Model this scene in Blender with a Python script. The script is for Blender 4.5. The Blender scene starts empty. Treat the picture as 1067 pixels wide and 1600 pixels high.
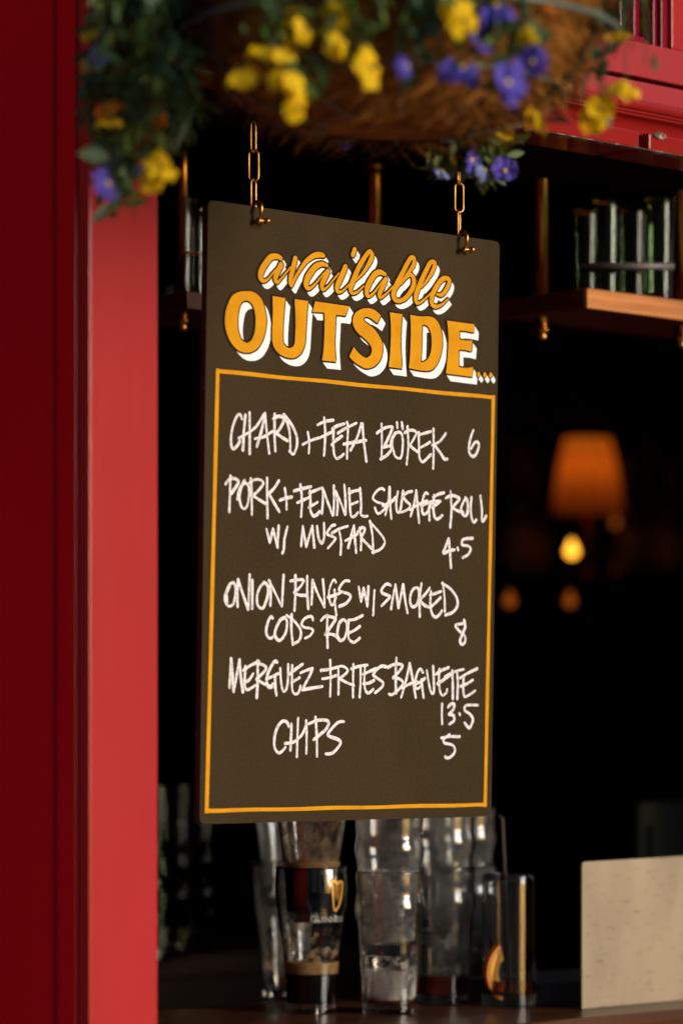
import bpy, bmesh, math, random
from mathutils import Vector, Matrix, Quaternion
from mathutils.geometry import tessellate_polygon
from mathutils import noise as mn
random.seed(7)
R = math.radians
SC = bpy.context.scene
COL = SC.collection

# ------------------------------------------------------------------ camera
TH = R(43.55)
FWD = Vector((math.sin(TH), math.cos(TH), 0)); RGT = Vector((math.cos(TH), -math.sin(TH), 0)); UP = Vector((0, 0, 1))
BOARD_C = Vector((0, 0, 1.6744))
CAM = BOARD_C - FWD*3.7 - RGT*0.016 - UP*0.2244
FPX, CX, HY = 5200.0, 533.5, 1130.0            # focal length in photo pixels, principal column, horizon row
cd = bpy.data.cameras.new('camera'); cam = bpy.data.objects.new('camera', cd); COL.objects.link(cam)
cam.location = CAM
cam.rotation_euler = (R(90), 0, -TH)
cd.sensor_fit = 'VERTICAL'; cd.sensor_height = 36; cd.sensor_width = 24
cd.lens = FPX/1600*36
cd.shift_y = (HY-800)/1600
cd.clip_start = 0.05; cd.clip_end = 400
cd.dof.use_dof = True; cd.dof.focus_distance = 3.7; cd.dof.aperture_fstop = 2.35
SC.camera = cam

# ------------------------------------------------------------------ sky, sun, exposure
SUN_EL, SUN_AZ = R(12.5), R(20)                  # azimuth from the street side (-Y) towards +X
SDIR = Vector((math.cos(SUN_EL)*math.sin(SUN_AZ), -math.cos(SUN_EL)*math.cos(SUN_AZ), math.sin(SUN_EL)))
w = bpy.data.worlds.new('World'); SC.world = w; w.use_nodes = True
wn = w.node_tree.nodes; wl = w.node_tree.links
sky = wn.new('ShaderNodeTexSky'); sky.sky_type = 'NISHITA'; sky.sun_disc = False
sky.sun_elevation = SUN_EL; sky.sun_rotation = math.atan2(SDIR.x, SDIR.y)
wl.new(sky.outputs[0], wn['Background'].inputs[0]); wn['Background'].inputs[1].default_value = 0.085
ld = bpy.data.lights.new('sun', 'SUN'); ld.energy = 1.5; ld.angle = R(31); ld.color = (1.0, 0.96, 0.94)
sun = bpy.data.objects.new('sun', ld); COL.objects.link(sun)
sun.rotation_mode = 'QUATERNION'; sun.rotation_quaternion = (-SDIR).to_track_quat('-Z', 'Y')
SC.view_settings.view_transform = 'Standard'; SC.view_settings.look = 'None'
SC.view_settings.exposure = 1.0; SC.view_settings.gamma = 1
SC.cycles.use_denoising = True
SC.cycles.max_bounces = 12; SC.cycles.transmission_bounces = 12; SC.cycles.transparent_max_bounces = 12

# ------------------------------------------------------------------ finding places
def ray(px, py): return FWD + RGT*((px-CX)/FPX) + UP*((HY-py)/FPX)
def atd(px, py, d): return CAM + ray(px, py)*d
def atY(px, py, Y): r = ray(px, py); return CAM + r*((Y-CAM.y)/r.y)
def atZ(px, py, Z): r = ray(px, py); return CAM + r*((Z-CAM.z)/r.z)

# ------------------------------------------------------------------ mesh helpers
class MB:
    def __init__(s): s.v = []; s.f = []; s.m = []; s.sm = []
    def add(s, vs, fs, m=0, smooth=False):
        b = len(s.v); s.v += [tuple(p) for p in vs]
        for f in fs: s.f.append(tuple(b+i for i in f)); s.m.append(m); s.sm.append(smooth)
    def box(s, x0, x1, y0, y1, z0, z1, m=0):
        v = [(x, y, z) for z in (z0, z1) for y in (y0, y1) for x in (x0, x1)]
        s.add(v, [(0, 2, 3, 1), (4, 5, 7, 6), (0, 1, 5, 4), (2, 6, 7, 3), (0, 4, 6, 2), (1, 3, 7, 5)], m)
    def tube(s, pts, r, n=8, m=0, closed=False, caps=True):
        pts = [Vector(p) for p in pts]; N = len(pts); rs = r if isinstance(r, (list, tuple)) else [r]*N
        ring = []; prev = None
        for i, p in enumerate(pts):
            a = pts[(i-1) % N] if (closed or i > 0) else p
            b = pts[(i+1) % N] if (closed or i < N-1) else p
            t = (b-a).normalized()
            if prev is None:
                nx = t.orthogonal().normalized()
            else:
                nx = (prev - t*prev.dot(t)); nx = nx.normalized() if nx.length > 1e-6 else t.orthogonal().normalized()
            prev = nx; ny = t.cross(nx)
            ring.append([p + (nx*math.cos(2*math.pi*k/n) + ny*math.sin(2*math.pi*k/n))*rs[i] for k in range(n)])
        vs = [q for rr in ring for q in rr]; fs = []
        for i in range(N if closed else N-1):
            j = (i+1) % N
            for k in range(n):
                fs.append((i*n+k, i*n+(k+1) % n, j*n+(k+1) % n, j*n+k))
        if caps and not closed:
            fs.append(tuple(range(n-1, -1, -1))); fs.append(tuple((N-1)*n+k for k in range(n)))
        s.add(vs, fs, m, True)
    def lathe(s, prof, n=48, c=(0, 0, 0), m=0, closed=False, wob=None):
        # prof: list of (r, z); closed: profile loops back to its start
        c = Vector(c); vs = []; fs = []; idx = []
        for (r, z) in prof:
            if r < 1e-6:
                idx.append([len(vs)]*n); vs.append(c+Vector((0, 0, z)))
            else:
                st = len(vs); idx.append([st+k for k in range(n)])
                for k in range(n):
                    a = 2*math.pi*k/n; q = r*(wob(a, z) if wob else 1)
                    vs.append(c+Vector((q*math.cos(a), q*math.sin(a), z)))
        P = len(prof)
        for i in range(P if closed else P-1):
            A = idx[i]; B = idx[(i+1) % P]
            for k in range(n):
                q = [A[k], A[(k+1) % n], B[(k+1) % n], B[k]]
                u = []
                for t in q:
                    if t not in u: u.append(t)
                if len(u) > 2: fs.append(tuple(u))
        s.add(vs, fs, m, True)
    def prism_x(s, prof, x0, x1, m=0):
        # prof: closed list of (y, z), extruded along X
        n = len(prof); vs = [(x0, y, z) for y, z in prof] + [(x1, y, z) for y, z in prof]
        fs = [(i, (i+1) % n, n+(i+1) % n, n+i) for i in range(n)]
        fs += [tuple(range(n-1, -1, -1)), tuple(range(n, 2*n))]
        s.add(vs, fs, m)
    def prism_z(s, prof, z0, z1, m=0):
        n = len(prof); vs = [(x, y, z0) for x, y in prof] + [(x, y, z1) for x, y in prof]
        fs = [(i, (i+1) % n, n+(i+1) % n, n+i) for i in range(n)]
        fs += [tuple(range(n-1, -1, -1)), tuple(range(n, 2*n))]
        s.add(vs, fs, m)
    def build(s, name, mats, parent=None, bevel=0, fix=True, loc=None):
        me = bpy.data.meshes.new(name); me.from_pydata(s.v, [], s.f)
        if not isinstance(mats, (list, tuple)): mats = [mats]
        for mt in mats: me.materials.append(mt)
        for p, mi, sm in zip(me.polygons, s.m, s.sm): p.material_index = mi; p.use_smooth = sm
        if fix:
            bm = bmesh.new(); bm.from_mesh(me); bmesh.ops.recalc_face_normals(bm, faces=bm.faces); bm.to_mesh(me); bm.free()
        o = bpy.data.objects.new(name, me); COL.objects.link(o)
        if parent is not None: o.parent = parent
        if loc is not None: o.location = loc
        if bevel:
            b = o.modifiers.new('bevel', 'BEVEL'); b.width = bevel; b.segments = 3; b.limit_method = 'ANGLE'; b.angle_limit = R(35)
        return o
def empty(name, loc=(0, 0, 0)):
    o = bpy.data.objects.new(name, None); COL.objects.link(o); o.location = loc; o.empty_display_size = 0.05; return o
def tag(o, label, cat, group=None):
    o['label'] = label; o['category'] = cat
    if group: o['group'] = group
    return o
def struct(o): o['kind'] = 'structure'; return o
def copy_tree(o, parent=None):
    c = o.copy(); COL.objects.link(c)
    if parent is not None: c.parent = parent
    for ch in list(o.children): copy_tree(ch, c)
    return c
def smooth_path(pts, sub=8):
    # Catmull-Rom through tuples of any size
    if len(pts) < 3:
        a, b = pts[0], pts[-1]
        return [tuple(a[k]+(b[k]-a[k])*i/6 for k in range(len(a))) for i in range(7)]
    P = [pts[0]]+list(pts)+[pts[-1]]; out = []
    for i in range(1, len(P)-2):
        p0, p1, p2, p3 = P[i-1:i+3]
        for j in range(sub):
            t = j/sub
            out.append(tuple(0.5*((2*b)+(-a+c)*t+(2*a-5*b+4*c-d)*t*t+(-a+3*b-3*c+d)*t**3) for a, b, c, d in zip(p0, p1, p2, p3)))
    out.append(tuple(pts[-1])); return out

# ------------------------------------------------------------------ materials
def mat(name, base=(.5, .5, .5), rough=.5, metal=0, spec=.5, noise=None, bump=None, trans=0, ior=1.45, coat=0, emit=None, sss=0, transl=0, scale3=(1, 1, 1), alpha=None):
    """noise: (scale, detail, colour2, lo, hi) mixes colour2 over base; bump: (scale, strength, distance)"""
    m = bpy.data.materials.new(name); m.use_nodes = True
    nt = m.node_tree; n = nt.nodes; l = nt.links; b = n['Principled BSDF']
    b.inputs['Base Color'].default_value = (*base, 1); b.inputs['Roughness'].default_value = rough
    b.inputs['Metallic'].default_value = metal; b.inputs['Specular IOR Level'].default_value = spec
    b.inputs['IOR'].default_value = ior; b.inputs['Transmission Weight'].default_value = trans
    b.inputs['Coat Weight'].default_value = coat; b.inputs['Coat Roughness'].default_value = .12
    if emit: b.inputs['Emission Color'].default_value = (*emit[0], 1); b.inputs['Emission Strength'].default_value = emit[1]
    if noise or bump:
        tc = n.new('ShaderNodeTexCoord'); mp = n.new('ShaderNodeMapping'); mp.inputs['Scale'].default_value = scale3
        l.new(tc.outputs['Object'], mp.inputs['Vector'])
    if noise:
        sc, det, c2, lo, hi = noise
        t = n.new('ShaderNodeTexNoise'); t.inputs['Scale'].default_value = sc; t.inputs['Detail'].default_value = det
        l.new(mp.outputs[0], t.inputs['Vector'])
        rm = n.new('ShaderNodeMapRange'); rm.inputs[1].default_value = lo; rm.inputs[2].default_value = hi
        l.new(t.outputs['Fac'], rm.inputs[0])
        mx = n.new('ShaderNodeMix'); mx.data_type = 'RGBA'
        mx.inputs[6].default_value = (*base, 1); mx.inputs[7].default_value = (*c2, 1)
        l.new(rm.outputs[0], mx.inputs[0]); l.new(mx.outputs[2], b.inputs['Base Color'])
    if bump:
        bs, st, dist = bump
        t2 = n.new('ShaderNodeTexNoise'); t2.inputs['Scale'].default_value = bs; t2.inputs['Detail'].default_value = 5
        l.new(mp.outputs[0], t2.inputs['Vector'])
        bp = n.new('ShaderNodeBump'); bp.inputs['Strength'].default_value = st; bp.inputs['Distance'].default_value = dist
        l.new(t2.outputs['Fac'], bp.inputs['Height']); l.new(bp.outputs[0], b.inputs['Normal'])
    if transl:
        td = n.new('ShaderNodeBsdfTranslucent'); td.inputs[0].default_value = (*base, 1)
        ms = n.new('ShaderNodeMixShader'); ms.inputs[0].default_value = transl
        l.new(b.outputs[0], ms.inputs[1]); l.new(td.outputs[0], ms.inputs[2]); l.new(ms.outputs[0], n['Material Output'].inputs['Surface'])
    return m
M_RED = mat('red_gloss_paint', (.40, .026, .025), .17, spec=.4, noise=(3, 4, (.35, .025, .026), .35, .7), bump=(60, .12, .002), scale3=(1, 1, .12))
M_REDWOOD = mat('red_paint_on_grained_wood', (.36, .034, .038), .24, spec=.4, noise=(6, 5, (.31, .029, .033), .35, .7), bump=(90, .22, .003), scale3=(.12, 1, 1))
M_DEEP = mat('deep_red_gloss_paint', (.28, .012, .009), .2, spec=.4, noise=(4, 4, (.22, .009, .007), .35, .7), bump=(40, .15, .002))
M_CRIM = mat('crimson_gloss_paint', (.62, .003, .022), .2, spec=.4, noise=(4, 4, (.55, .003, .018), .35, .7), bump=(50, .1, .002), scale3=(1, 1, .12))
M_MAROON = mat('maroon_gloss_paint', (.20, .004, .014), .2, spec=.4, noise=(4, 4, (.13, .003, .012), .35, .7), bump=(50, .12, .002))
M_WORN = mat('worn_bare_edge', (.10, .05, .03), .7, noise=(90, 4, (.45, .33, .24), .52, .6))
M_BOARD = mat('board_olive_black_paint', (.041, .0265, .0105), .8, spec=.10, noise=(300, 3, (.052, .036, .0155), .45, .75), bump=(900, .12, .0004))
M_EDGE = mat('board_edge_worn', (.06, .045, .03), .7, noise=(60, 5, (.22, .18, .14), .62, .72))
M_ORANGE = mat('sign_amber_paint', (.70, .31, .006), .7, spec=.1, noise=(40, 4, (.60, .25, .005), .4, .75))
M_WHITE = mat('sign_white_paint', (.94, .92, .92), .7, spec=.1, noise=(60, 3, (.86, .84, .83), .4, .75))
M_GAP = mat('sign_dark_outline_paint', (.020, .011, .006), .7, spec=.08)
M_CHALK = mat('white_chalk_pen', (.84, .81, .81), .8, spec=.1, noise=(300, 5, (.50, .44, .41), .42, .70))
M_BRASS = mat('aged_brass', (.60, .30, .07), .28, metal=1, noise=(60, 4, (.36, .15, .03), .4, .7), bump=(200, .1, .0005))
M_BRASSD = mat('polished_brass_tube', (.66, .36, .07), .22, metal=1, noise=(20, 4, (.45, .20, .03), .4, .7))
M_COIR = mat('coir', (.30, .115, .018), .95, spec=.05, noise=(30, 6, (.12, .042, .008), .4, .65), bump=(120, 1, .006), scale3=(1, 1, 2.2))
M_FIBRE = mat('coir_fibre', (.34, .14, .025), .95, spec=.05, noise=(60, 2, (.16, .06, .012), .4, .6))
M_WIRE = mat('green_coated_wire', (.09, .11, .085), .35)
M_LEAF = mat('leaf', (.075, .135, .018), .5, noise=(25, 3, (.115, .16, .025), .4, .7), transl=.25)
M_LEAFD = mat('dark_leaf', (.030, .075, .026), .5, noise=(25, 3, (.06, .11, .03), .4, .7), transl=.2)
M_LEAFP = mat('pale_leaf', (.16, .21, .06), .5, noise=(25, 3, (.22, .26, .09), .4, .7), transl=.3)
M_STEM = mat('stem', (.05, .075, .02), .6)
def petal(n_, c, c2): return mat(n_, c, .6, spec=.2, noise=(120, 2, c2, .4, .65), transl=.35)
M_YEL = petal('yellow_petal', (.86, .60, .008), (.84, .50, .004))
M_ORG = petal('orange_petal', (.72, .22, .006), (.60, .10, .004))
M_VIO = petal('violet_petal', (.10, .07, .46), (.17, .13, .60))
M_PBL = petal('pale_blue_petal', (.22, .27, .58), (.38, .42, .66))
M_EYE = mat('flower_eye', (.05, .015, .01), .7)
M_EYEY = mat('flower_yellow_eye', (.75, .5, .02), .7)
M_GLASS = mat('clear_glass', (.95, .96, .95), .01, trans=1, ior=1.48)
M_GREENG = mat('green_tinted_glass', (.70, .86, .62), .02, trans=1, ior=1.28)
M_DIMG = mat('shade_dimmed_glass', (.66, .68, .60), .06, trans=1, ior=1.22)  # darkened tint and weak reflection put shade into these glasses
M_STOUT = mat('stout', (.004, .002, .001), .05)
M_FOAM = mat('beer_foam', (.42, .25, .10), .9, noise=(200, 3, (.30, .17, .06), .4, .7))
def film(n_, c, lo, hi, sc, amin, amax):
    # drying foam or painted haze: patches let the view through
    m = mat(n_, c, .9, spec=.05); nt = m.node_tree; n = nt.nodes; l = nt.links
    tc = n.new('ShaderNodeTexCoord'); mp = n.new('ShaderNodeMapping'); mp.inputs['Scale'].default_value = (1, 1, .55); l.new(tc.outputs['Object'], mp.inputs[0])
    t = n.new('ShaderNodeTexNoise'); t.inputs['Scale'].default_value = sc; t.inputs['Detail'].default_value = 8; t.inputs['Roughness'].default_value = .62; l.new(mp.outputs[0], t.inputs['Vector'])
    r = n.new('ShaderNodeMapRange'); r.inputs[1].default_value = lo; r.inputs[2].default_value = hi; r.inputs[3].default_value = amin; r.inputs[4].default_value = amax; l.new(t.outputs['Fac'], r.inputs[0])
    l.new(r.outputs[0], n['Principled BSDF'].inputs['Alpha']); return m
M_LACE = film('foam_film', (.62, .57, .51), .38, .64, 60, .20, .82)
M_HAZE = film('reflection_haze_film', (.55, .52, .48), .36, .70, 34, .03, .34)  # pale haze brightening clear glasses in place of their reflections
M_LACE2 = film('tan_foam_film', (.50, .35, .20), .40, .64, 70, .0, .85)
def smear(m, sc, lo, hi):
    # broad wiped patches in the paint itself
    nt = m.node_tree; n = nt.nodes; l = nt.links; b = n['Principled BSDF']; src = b.inputs['Base Color'].links[0].from_socket
    tc = n.new('ShaderNodeTexCoord'); mp = n.new('ShaderNodeMapping'); mp.inputs['Scale'].default_value = (1, 1, .45); mp.inputs['Rotation'].default_value = (0, R(35), 0); l.new(tc.outputs['Object'], mp.inputs[0])
    t = n.new('ShaderNodeTexNoise'); t.inputs['Scale'].default_value = sc; t.inputs['Detail'].default_value = 6; t.inputs['Distortion'].default_value = .6; l.new(mp.outputs[0], t.inputs['Vector'])
    r = n.new('ShaderNodeMapRange'); r.inputs[1].default_value = .3; r.inputs[2].default_value = .7; r.inputs[3].default_value = lo; r.inputs[4].default_value = hi; l.new(t.outputs['Fac'], r.inputs[0])
    x = n.new('ShaderNodeVectorMath'); x.operation = 'SCALE'; l.new(src, x.inputs[0]); l.new(r.outputs[0], x.inputs['Scale']); l.new(x.outputs[0], b.inputs['Base Color'])
M_GILT = mat('gilt_print', (.48, .25, .035), .45, metal=.4)
M_PRINT = mat('pale_print', (.40, .38, .35), .6)
M_COLA = mat('dark_amber_drink', (.30, .085, .012), .02, trans=.85, ior=1.34)
M_REDDR = mat('dark_red_dregs', (.16, .012, .008), .05, trans=.3, ior=1.34)
M_STRAW = mat('black_straw', (.06, .042, .035), .6, spec=.2)
M_PEEL = mat('orange_peel', (.78, .22, .01), .5, bump=(500, .3, .0006))
M_FLESH = mat('orange_flesh', (.82, .33, .02), .35, noise=(150, 3, (.85, .45, .08), .4, .7))
M_OAK = mat('shelf_wood', (.62, .24, .075), .5, spec=.15, noise=(40, 6, (.30, .10, .03), .38, .68), bump=(120, .35, .001), scale3=(.08, 1, 2.5))
M_MAHOG = mat('dark_red_stained_wood', (.16, .030, .012), .5, spec=.15, noise=(40, 6, (.09, .016, .006), .38, .68), bump=(120, .35, .001), scale3=(.08, 1, 2.5))
M_DARKWOOD = mat('dark_counter_wood', (.10, .036, .012), .3, spec=.3, noise=(30, 6, (.045, .016, .006), .35, .7), bump=(90, .3, .001), scale3=(.07, 1, 1))
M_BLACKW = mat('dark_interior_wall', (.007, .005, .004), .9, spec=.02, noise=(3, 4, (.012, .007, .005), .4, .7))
M_STEEL = mat('scuffed_brushed_steel', (.36, .285, .19), .6, metal=.25, spec=.2, noise=(150, 8, (.235, .175, .105), .57, .74), bump=(220, .12, .0006), scale3=(.30, 1, 1.5))
M_TRAY = mat('dark_tray_steel', (.13, .12, .11), .45, metal=.4, spec=.3)
M_GREYG = mat('grey_green_plastic', (.16, .165, .11), .7, spec=.2)
M_SHADE = mat('pleated_lamp_shade', (.80, .34, .07), .9, transl=.6)
M_PARTW = mat('warm_dark_panelling', (.05, .022, .010), .6, noise=(3, 4, (.03, .012, .006), .4, .7)); M_BOTTLE = mat('dark_bottle_glass', (.05, .03, .012), .08, spec=.5); M_LABEL = mat('bottle_label', (.45, .33, .16), .7)
M_SHADE2 = mat('thin_shade_band', (.92, .52, .12), .9, transl=.8)
M_PAVE = mat('pavement_stone', (.48, .44, .38), .85, noise=(2, 5, (.36, .33, .29), .4, .7), bump=(20, .4, .004))
M_ROAD = mat('asphalt', (.05, .05, .05), .9, noise=(4, 5, (.07, .068, .065), .4, .7), bump=(80, .5, .004))
M_BLIND = mat('pale_blind', (.62, .55, .42), .8)

smear(M_STEEL, 12, .80, 1.08); smear(M_BOARD, 9, .90, 1.12); smear(M_RED, 5, .93, 1.06)
# ------------------------------------------------------------------ the setting: street outside, room inside
m = MB(); m.box(-14, 14, -2.6, -.06, -.3, 0); struct(m.build('pavement', M_PAVE, bevel=.01))
m = MB(); m.add([(-160, 40, -.12), (160, 40, -.12), (160, -9, -.12), (-160, -9, -.12), (160, -30, -3.0), (-160, -30, -3.0), (160, -300, -42), (-160, -300, -42)], [(0, 1, 2, 3), (3, 2, 4, 5), (5, 4, 6, 7)]); struct(m.build('road', M_ROAD))  # made-up downhill slope, lets the vertical glass walls mirror the low sun
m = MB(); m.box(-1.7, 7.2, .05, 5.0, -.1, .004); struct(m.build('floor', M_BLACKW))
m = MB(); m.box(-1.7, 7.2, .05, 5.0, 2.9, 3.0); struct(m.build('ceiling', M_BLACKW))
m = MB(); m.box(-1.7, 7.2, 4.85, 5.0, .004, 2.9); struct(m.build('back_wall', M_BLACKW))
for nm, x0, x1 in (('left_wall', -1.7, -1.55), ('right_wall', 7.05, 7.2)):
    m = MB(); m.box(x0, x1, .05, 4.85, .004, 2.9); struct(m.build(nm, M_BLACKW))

# the far side of the street, seen only in the glasses and the gloss paint
M_BRICK = mat('street_brick', (.20, .085, .055), .85, noise=(3, 5, (.13, .06, .04), .4, .7), bump=(30, .4, .004)); M_STUCCO = mat('pale_stucco', (.55, .50, .43), .8, noise=(2, 4, (.45, .40, .34), .4, .7))
M_WINDOW = mat('dark_window_glass', (.02, .022, .025), .05); M_SLATE = mat('slate', (.07, .07, .08), .7); M_TRIM = mat('white_trim', (.72, .70, .66), .5)
def terrace(x0, x1, h, wm, label):
    root = tag(empty('terrace_house', ((x0+x1)/2, -9.5, -.12)), label, 'house'); w2 = (x1-x0)/2
    b = MB(); b.box(-w2, w2, -6, 0, -2, h); b.build('wall', wm, root)
    b = MB(); b.prism_x([(.25, h), (.25, h+.12), (-3, h+2.2), (-6.25, h+.12), (-6.25, h)], -w2, w2); b.build('roof', M_SLATE, root)
    n = int((x1-x0)/2.4)
    for i in range(n):
        xc = -w2+(i+.5)*(x1-x0)/n
        for fl in range(int(h/3)):
            if fl == 0 and i % 3 == 1:
                b = MB(); b.box(xc-.5, xc+.5, .001, .05, 0, 2.2); b.build('door', M_MAROON, root); continue
            z = fl*3+.9; b = MB(); b.box(xc-.62, xc+.62, .001, .06, z-.12, z); b.box(xc-.62, xc-.5, .001, .05, z, z+1.7); b.box(xc+.5, xc+.62, .001, .05, z, z+1.7); b.box(xc-.62, xc+.62, .001, .06, z+1.7, z+1.85); b.box(xc-.03, xc+.03, .011, .03, z, z+1.7); b.box(xc-.5, xc+.5, .011, .03, z+.83, z+.88)
            f = b.build('window', M_TRIM, root); b = MB(); b.box(xc-.5, xc+.5, .0005, .0105, z, z+1.7); b.build('pane', M_WINDOW, f)
terrace(-23, -9.2, 9, M_BRICK, 'brick terrace house across the street to the left')
terrace(-9, .2, 9.5, M_STUCCO, 'pale stucco terrace house straight across the street')
terrace(8.5, 22, 9, M_BRICK, 'brick terrace house across the street beyond the gap')

# ------------------------------------------------------------------ the pub front
YF = -.10
XR = atY(247, 1100, YF).x; XL = atY(140, 1100, YF).x
def zr(y, Y=YF): return atY(1000, y, Y).z
def xr(px, Y=YF): return atY(px, 150, Y).x
front = tag(empty('pub_front', (0, 0, 0)), 'red painted timber pub front with gloss pilaster, moulded fascia and an open serving hatch', 'shopfront')
m = MB(); m.prism_z([(XL, YF), (XR, YF), (XR, .3), (XL, .3)], 0, 3.2); m.build('pilaster', M_RED, front, bevel=.0016)
s = MB()
prof = [(XL, YF+.0165)]
def bead(x, y, r, n=6): return [(x-r*math.sin(math.pi*k/n)*1.0, y+r-r*math.cos(math.pi*k/n)) for k in range(n+1)]
X1 = XL-.0022; X2 = X1-.0030
s.prism_z([(XL-.0002, YF+.018)]+bead(X1, YF+.018, .0012)+[(X1, YF+.05)]+bead(X2, YF+.05, .0015)+[(X2, .299), (XL-.0002, .299)], 0, 3.19)
s.build('pilaster_moulding', M_CRIM, front, bevel=.0008)
# fascia, bottom to top
XE = 1.16
za, zb, zc, zd, ze, zf, zg, zh, zi = (zr(y) for y in (236, 209, 183, 175.5, 158, 127, 120.5, 66, 0))
b = MB(); b.box(XR, xr(986), YF-.012, -.04, za, zb); b.build('lower_band', [M_DEEP], front, bevel=.0022)
b = MB(); b.box(xr(1001), XE, YF-.012, -.04, za, zb); b.build('lower_band', [M_DEEP], front, bevel=.0022)
b = MB(); b.box(xr(986)-.001, xr(1001)+.001, YF+.004, -.041, za+.004, zb); b.build('band_joint', M_MAROON, front)
# worn lower arris of the band
b = MB(); rr = random.Random(3); vs = []; N = 420
for k in range(N+1):
    x = XR+(XE-XR)*k/N; h = max(.0002, .0016*mn.noise(Vector((x*9, 3, 0)))+.0011*mn.noise(Vector((x*60, 1, 0)))+.0003)
    vs += [(x, YF-.0124, za-.0003), (x, YF-.0124, za+h), (x, YF-.002, za-.0004)]
b.add(vs, [(3*k, 3*k+3, 3*k+4, 3*k+1) for k in range(N)]+[(3*k, 3*k+2, 3*k+5, 3*k+3) for k in range(N)])
b.build('worn_edge', M_WORN, front)
pr = [(.05, zb+.0002), (YF+.012, zb+.0002)]
for k in range(9):
    a = k/8*math.pi/2; pr.append((YF+.012-.012*(1-math.cos(a)), zb+(zc-zb)*math.sin(a)*.94))
pr += [(YF-.003, zc), (YF-.003, zc+.0022), (YF-.0005, zc+.003), (YF-.0045, zc+.0034), (YF-.0045, zd), (YF, zd+.0004)]
rt = (ze-zd)/2
for k in range(13):
    a = -math.pi/2+math.pi*k/12; pr.append((YF-.001-rt*1.0*math.cos(a), zd+.0006+rt*.96+rt*.96*math.sin(a)))
pr += [(YF+.006, ze), (.05, ze)]
b = MB(); b.prism_x(pr, XR, XE); b.build('cornice_moulding', M_DEEP, front, bevel=.0005)
b = MB(); b.box(XR, XE, YF+.001, .05, ze+.0003, zf); b.build('fascia_board', M_REDWOOD, front, bevel=.0015)
b = MB(); b.box(XR, XE, YF+.035, .05, zf+.0001, zg); b.build('fascia_joint', M_BLACKW, front)
b = MB(); b.box(XR, XE, YF, .05, zg+.0001, zh); b.build('bottom_rail', M_REDWOOD, front, bevel=.0018)
WX0, WX1, WZ1 = xr(640), xr(1049), 2.95
b = MB(); b.box(XR, WX0, YF+.0004, .05, zh+.0002, 3.2); b.build('stile', M_RED, front, bevel=.0018)
b = MB(); b.box(WX1, XE, YF+.0004, .05, zh+.0002, 3.2); b.build('stile', M_RED, front, bevel=.0018)
b = MB(); b.box(WX0+.0003, WX1-.0003, YF+.0008, .05, WZ1, 3.2); b.build('top_rail', M_RED, front, bevel=.0018)
b = MB(); q = WX1-.0003; z0 = zh+.0003
for (dx0, dx1, yy) in ((0, .012, YF+.006), (.012, .019, YF+.012), (.019, .033, YF+.03)):
    b.box(q-dx1, q-dx0, yy, .04, z0, WZ1-.0003); b.box(WX0+.0003+dx0, WX0+.0003+dx1, yy, .04, z0, WZ1-.0003)
b.box(WX0+.034, q-.034, YF+.012, .04, z0, z0+.010); b.box(WX0+.034, q-.034, YF+.006, YF+.0119, z0, z0+.005); b.box(WX0+.034, q-.034, YF+.02, .04, WZ1-.02, WZ1-.0004)
wf = b.build('window_frame', M_MAROON, front, bevel=.0012)
b = MB(); b.box(WX0+.034, q-.034, -.052, -.048, z0+.0105, WZ1-.021); b.build('pane', mat('window_glass', (.9, .92, .9), .02, trans=1, ior=1.3), wf)
b = MB(); b.box(WX0+.034, xr(1003, .0), -.012, -.004, z0+.0105, WZ1-.021); b.build('blind', M_BLIND, wf)
b = MB(); b.box(XR, XE, .0502, .16, za+.002, 3.2); b.box(XR, XE, -.0398, .0500, za+.002, zb-.0002); b.build('head_lining', M_BLACKW, front)
# keyhole plate on the moulding
b = MB(); c = atY(1029, 212, YF-.013)
b.add([(c.x+.011*math.cos(a)*(1 if abs(math.cos(a)) < .8 else 1.15), c.y, c.z+.0035*math.sin(a)) for a in [2*math.pi*k/20 for k in range(20)]], [tuple(range(20))])
b.tube([(c.x+.010*math.cos(a), c.y-.001, c.z+.0032*math.sin(a)) for a in [2*math.pi*k/20 for k in range(20)]], .0009, 6, closed=True)
b.build('keyhole_plate', M_WORN, front)
# below the hatch
ZC = 1.107
YC = atZ(950, 1588, ZC).y
b = MB(); b.box(XR, XE, YF+.03, .04, 0, ZC-.045); b.build('stall_riser', M_RED, front, bevel=.002)
# walls that close the room to either side of the hatch
b = MB(); b.box(-1.7, XL+.001, .2995, .42, 0, 3.2); b.build('flank_wall', M_DEEP, front)
b = MB(); b.box(XE+.2, 7.2, .05, .2, 0, 3.2); b.build('flank_wall', M_DEEP, front)  # unseen wall, added with the right pilaster to shade the room
b = MB(); b.box(XE+.0005, XE+.1995, YF-.02, .2, 0, 3.2); b.build('pilaster', M_RED, front, bevel=.0016)  # unseen pilaster, added to keep the sun off the lamp and back bar
print('XL,XR', XL, XR, 'fascia z', za, zh, 'YC', YC)

cnt = MB(); prc = [(YC+.02, ZC-.045), (YC+.002, ZC-.034)]
for k in range(7):
    a = -math.pi/2+math.pi*k/6; prc.append((YC+.008-.008*math.cos(a), ZC-.012+.012*math.sin(a)))
prc += [(.36, ZC), (.36, ZC-.045)]
cnt.prism_x(prc, XR+.001, XE-.01)
counter = tag(cnt.build('serving_counter', M_DARKWOOD, bevel=.0008), 'dark varnished wooden hatch counter carrying the used glasses', 'counter')
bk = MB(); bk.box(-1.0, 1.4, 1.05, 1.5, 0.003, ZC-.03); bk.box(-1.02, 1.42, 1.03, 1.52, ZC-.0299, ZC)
tag(bk.build('back_counter', M_BLACKW, bevel=.003), 'black bar counter in the shadows behind the hatch', 'counter')

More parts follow.
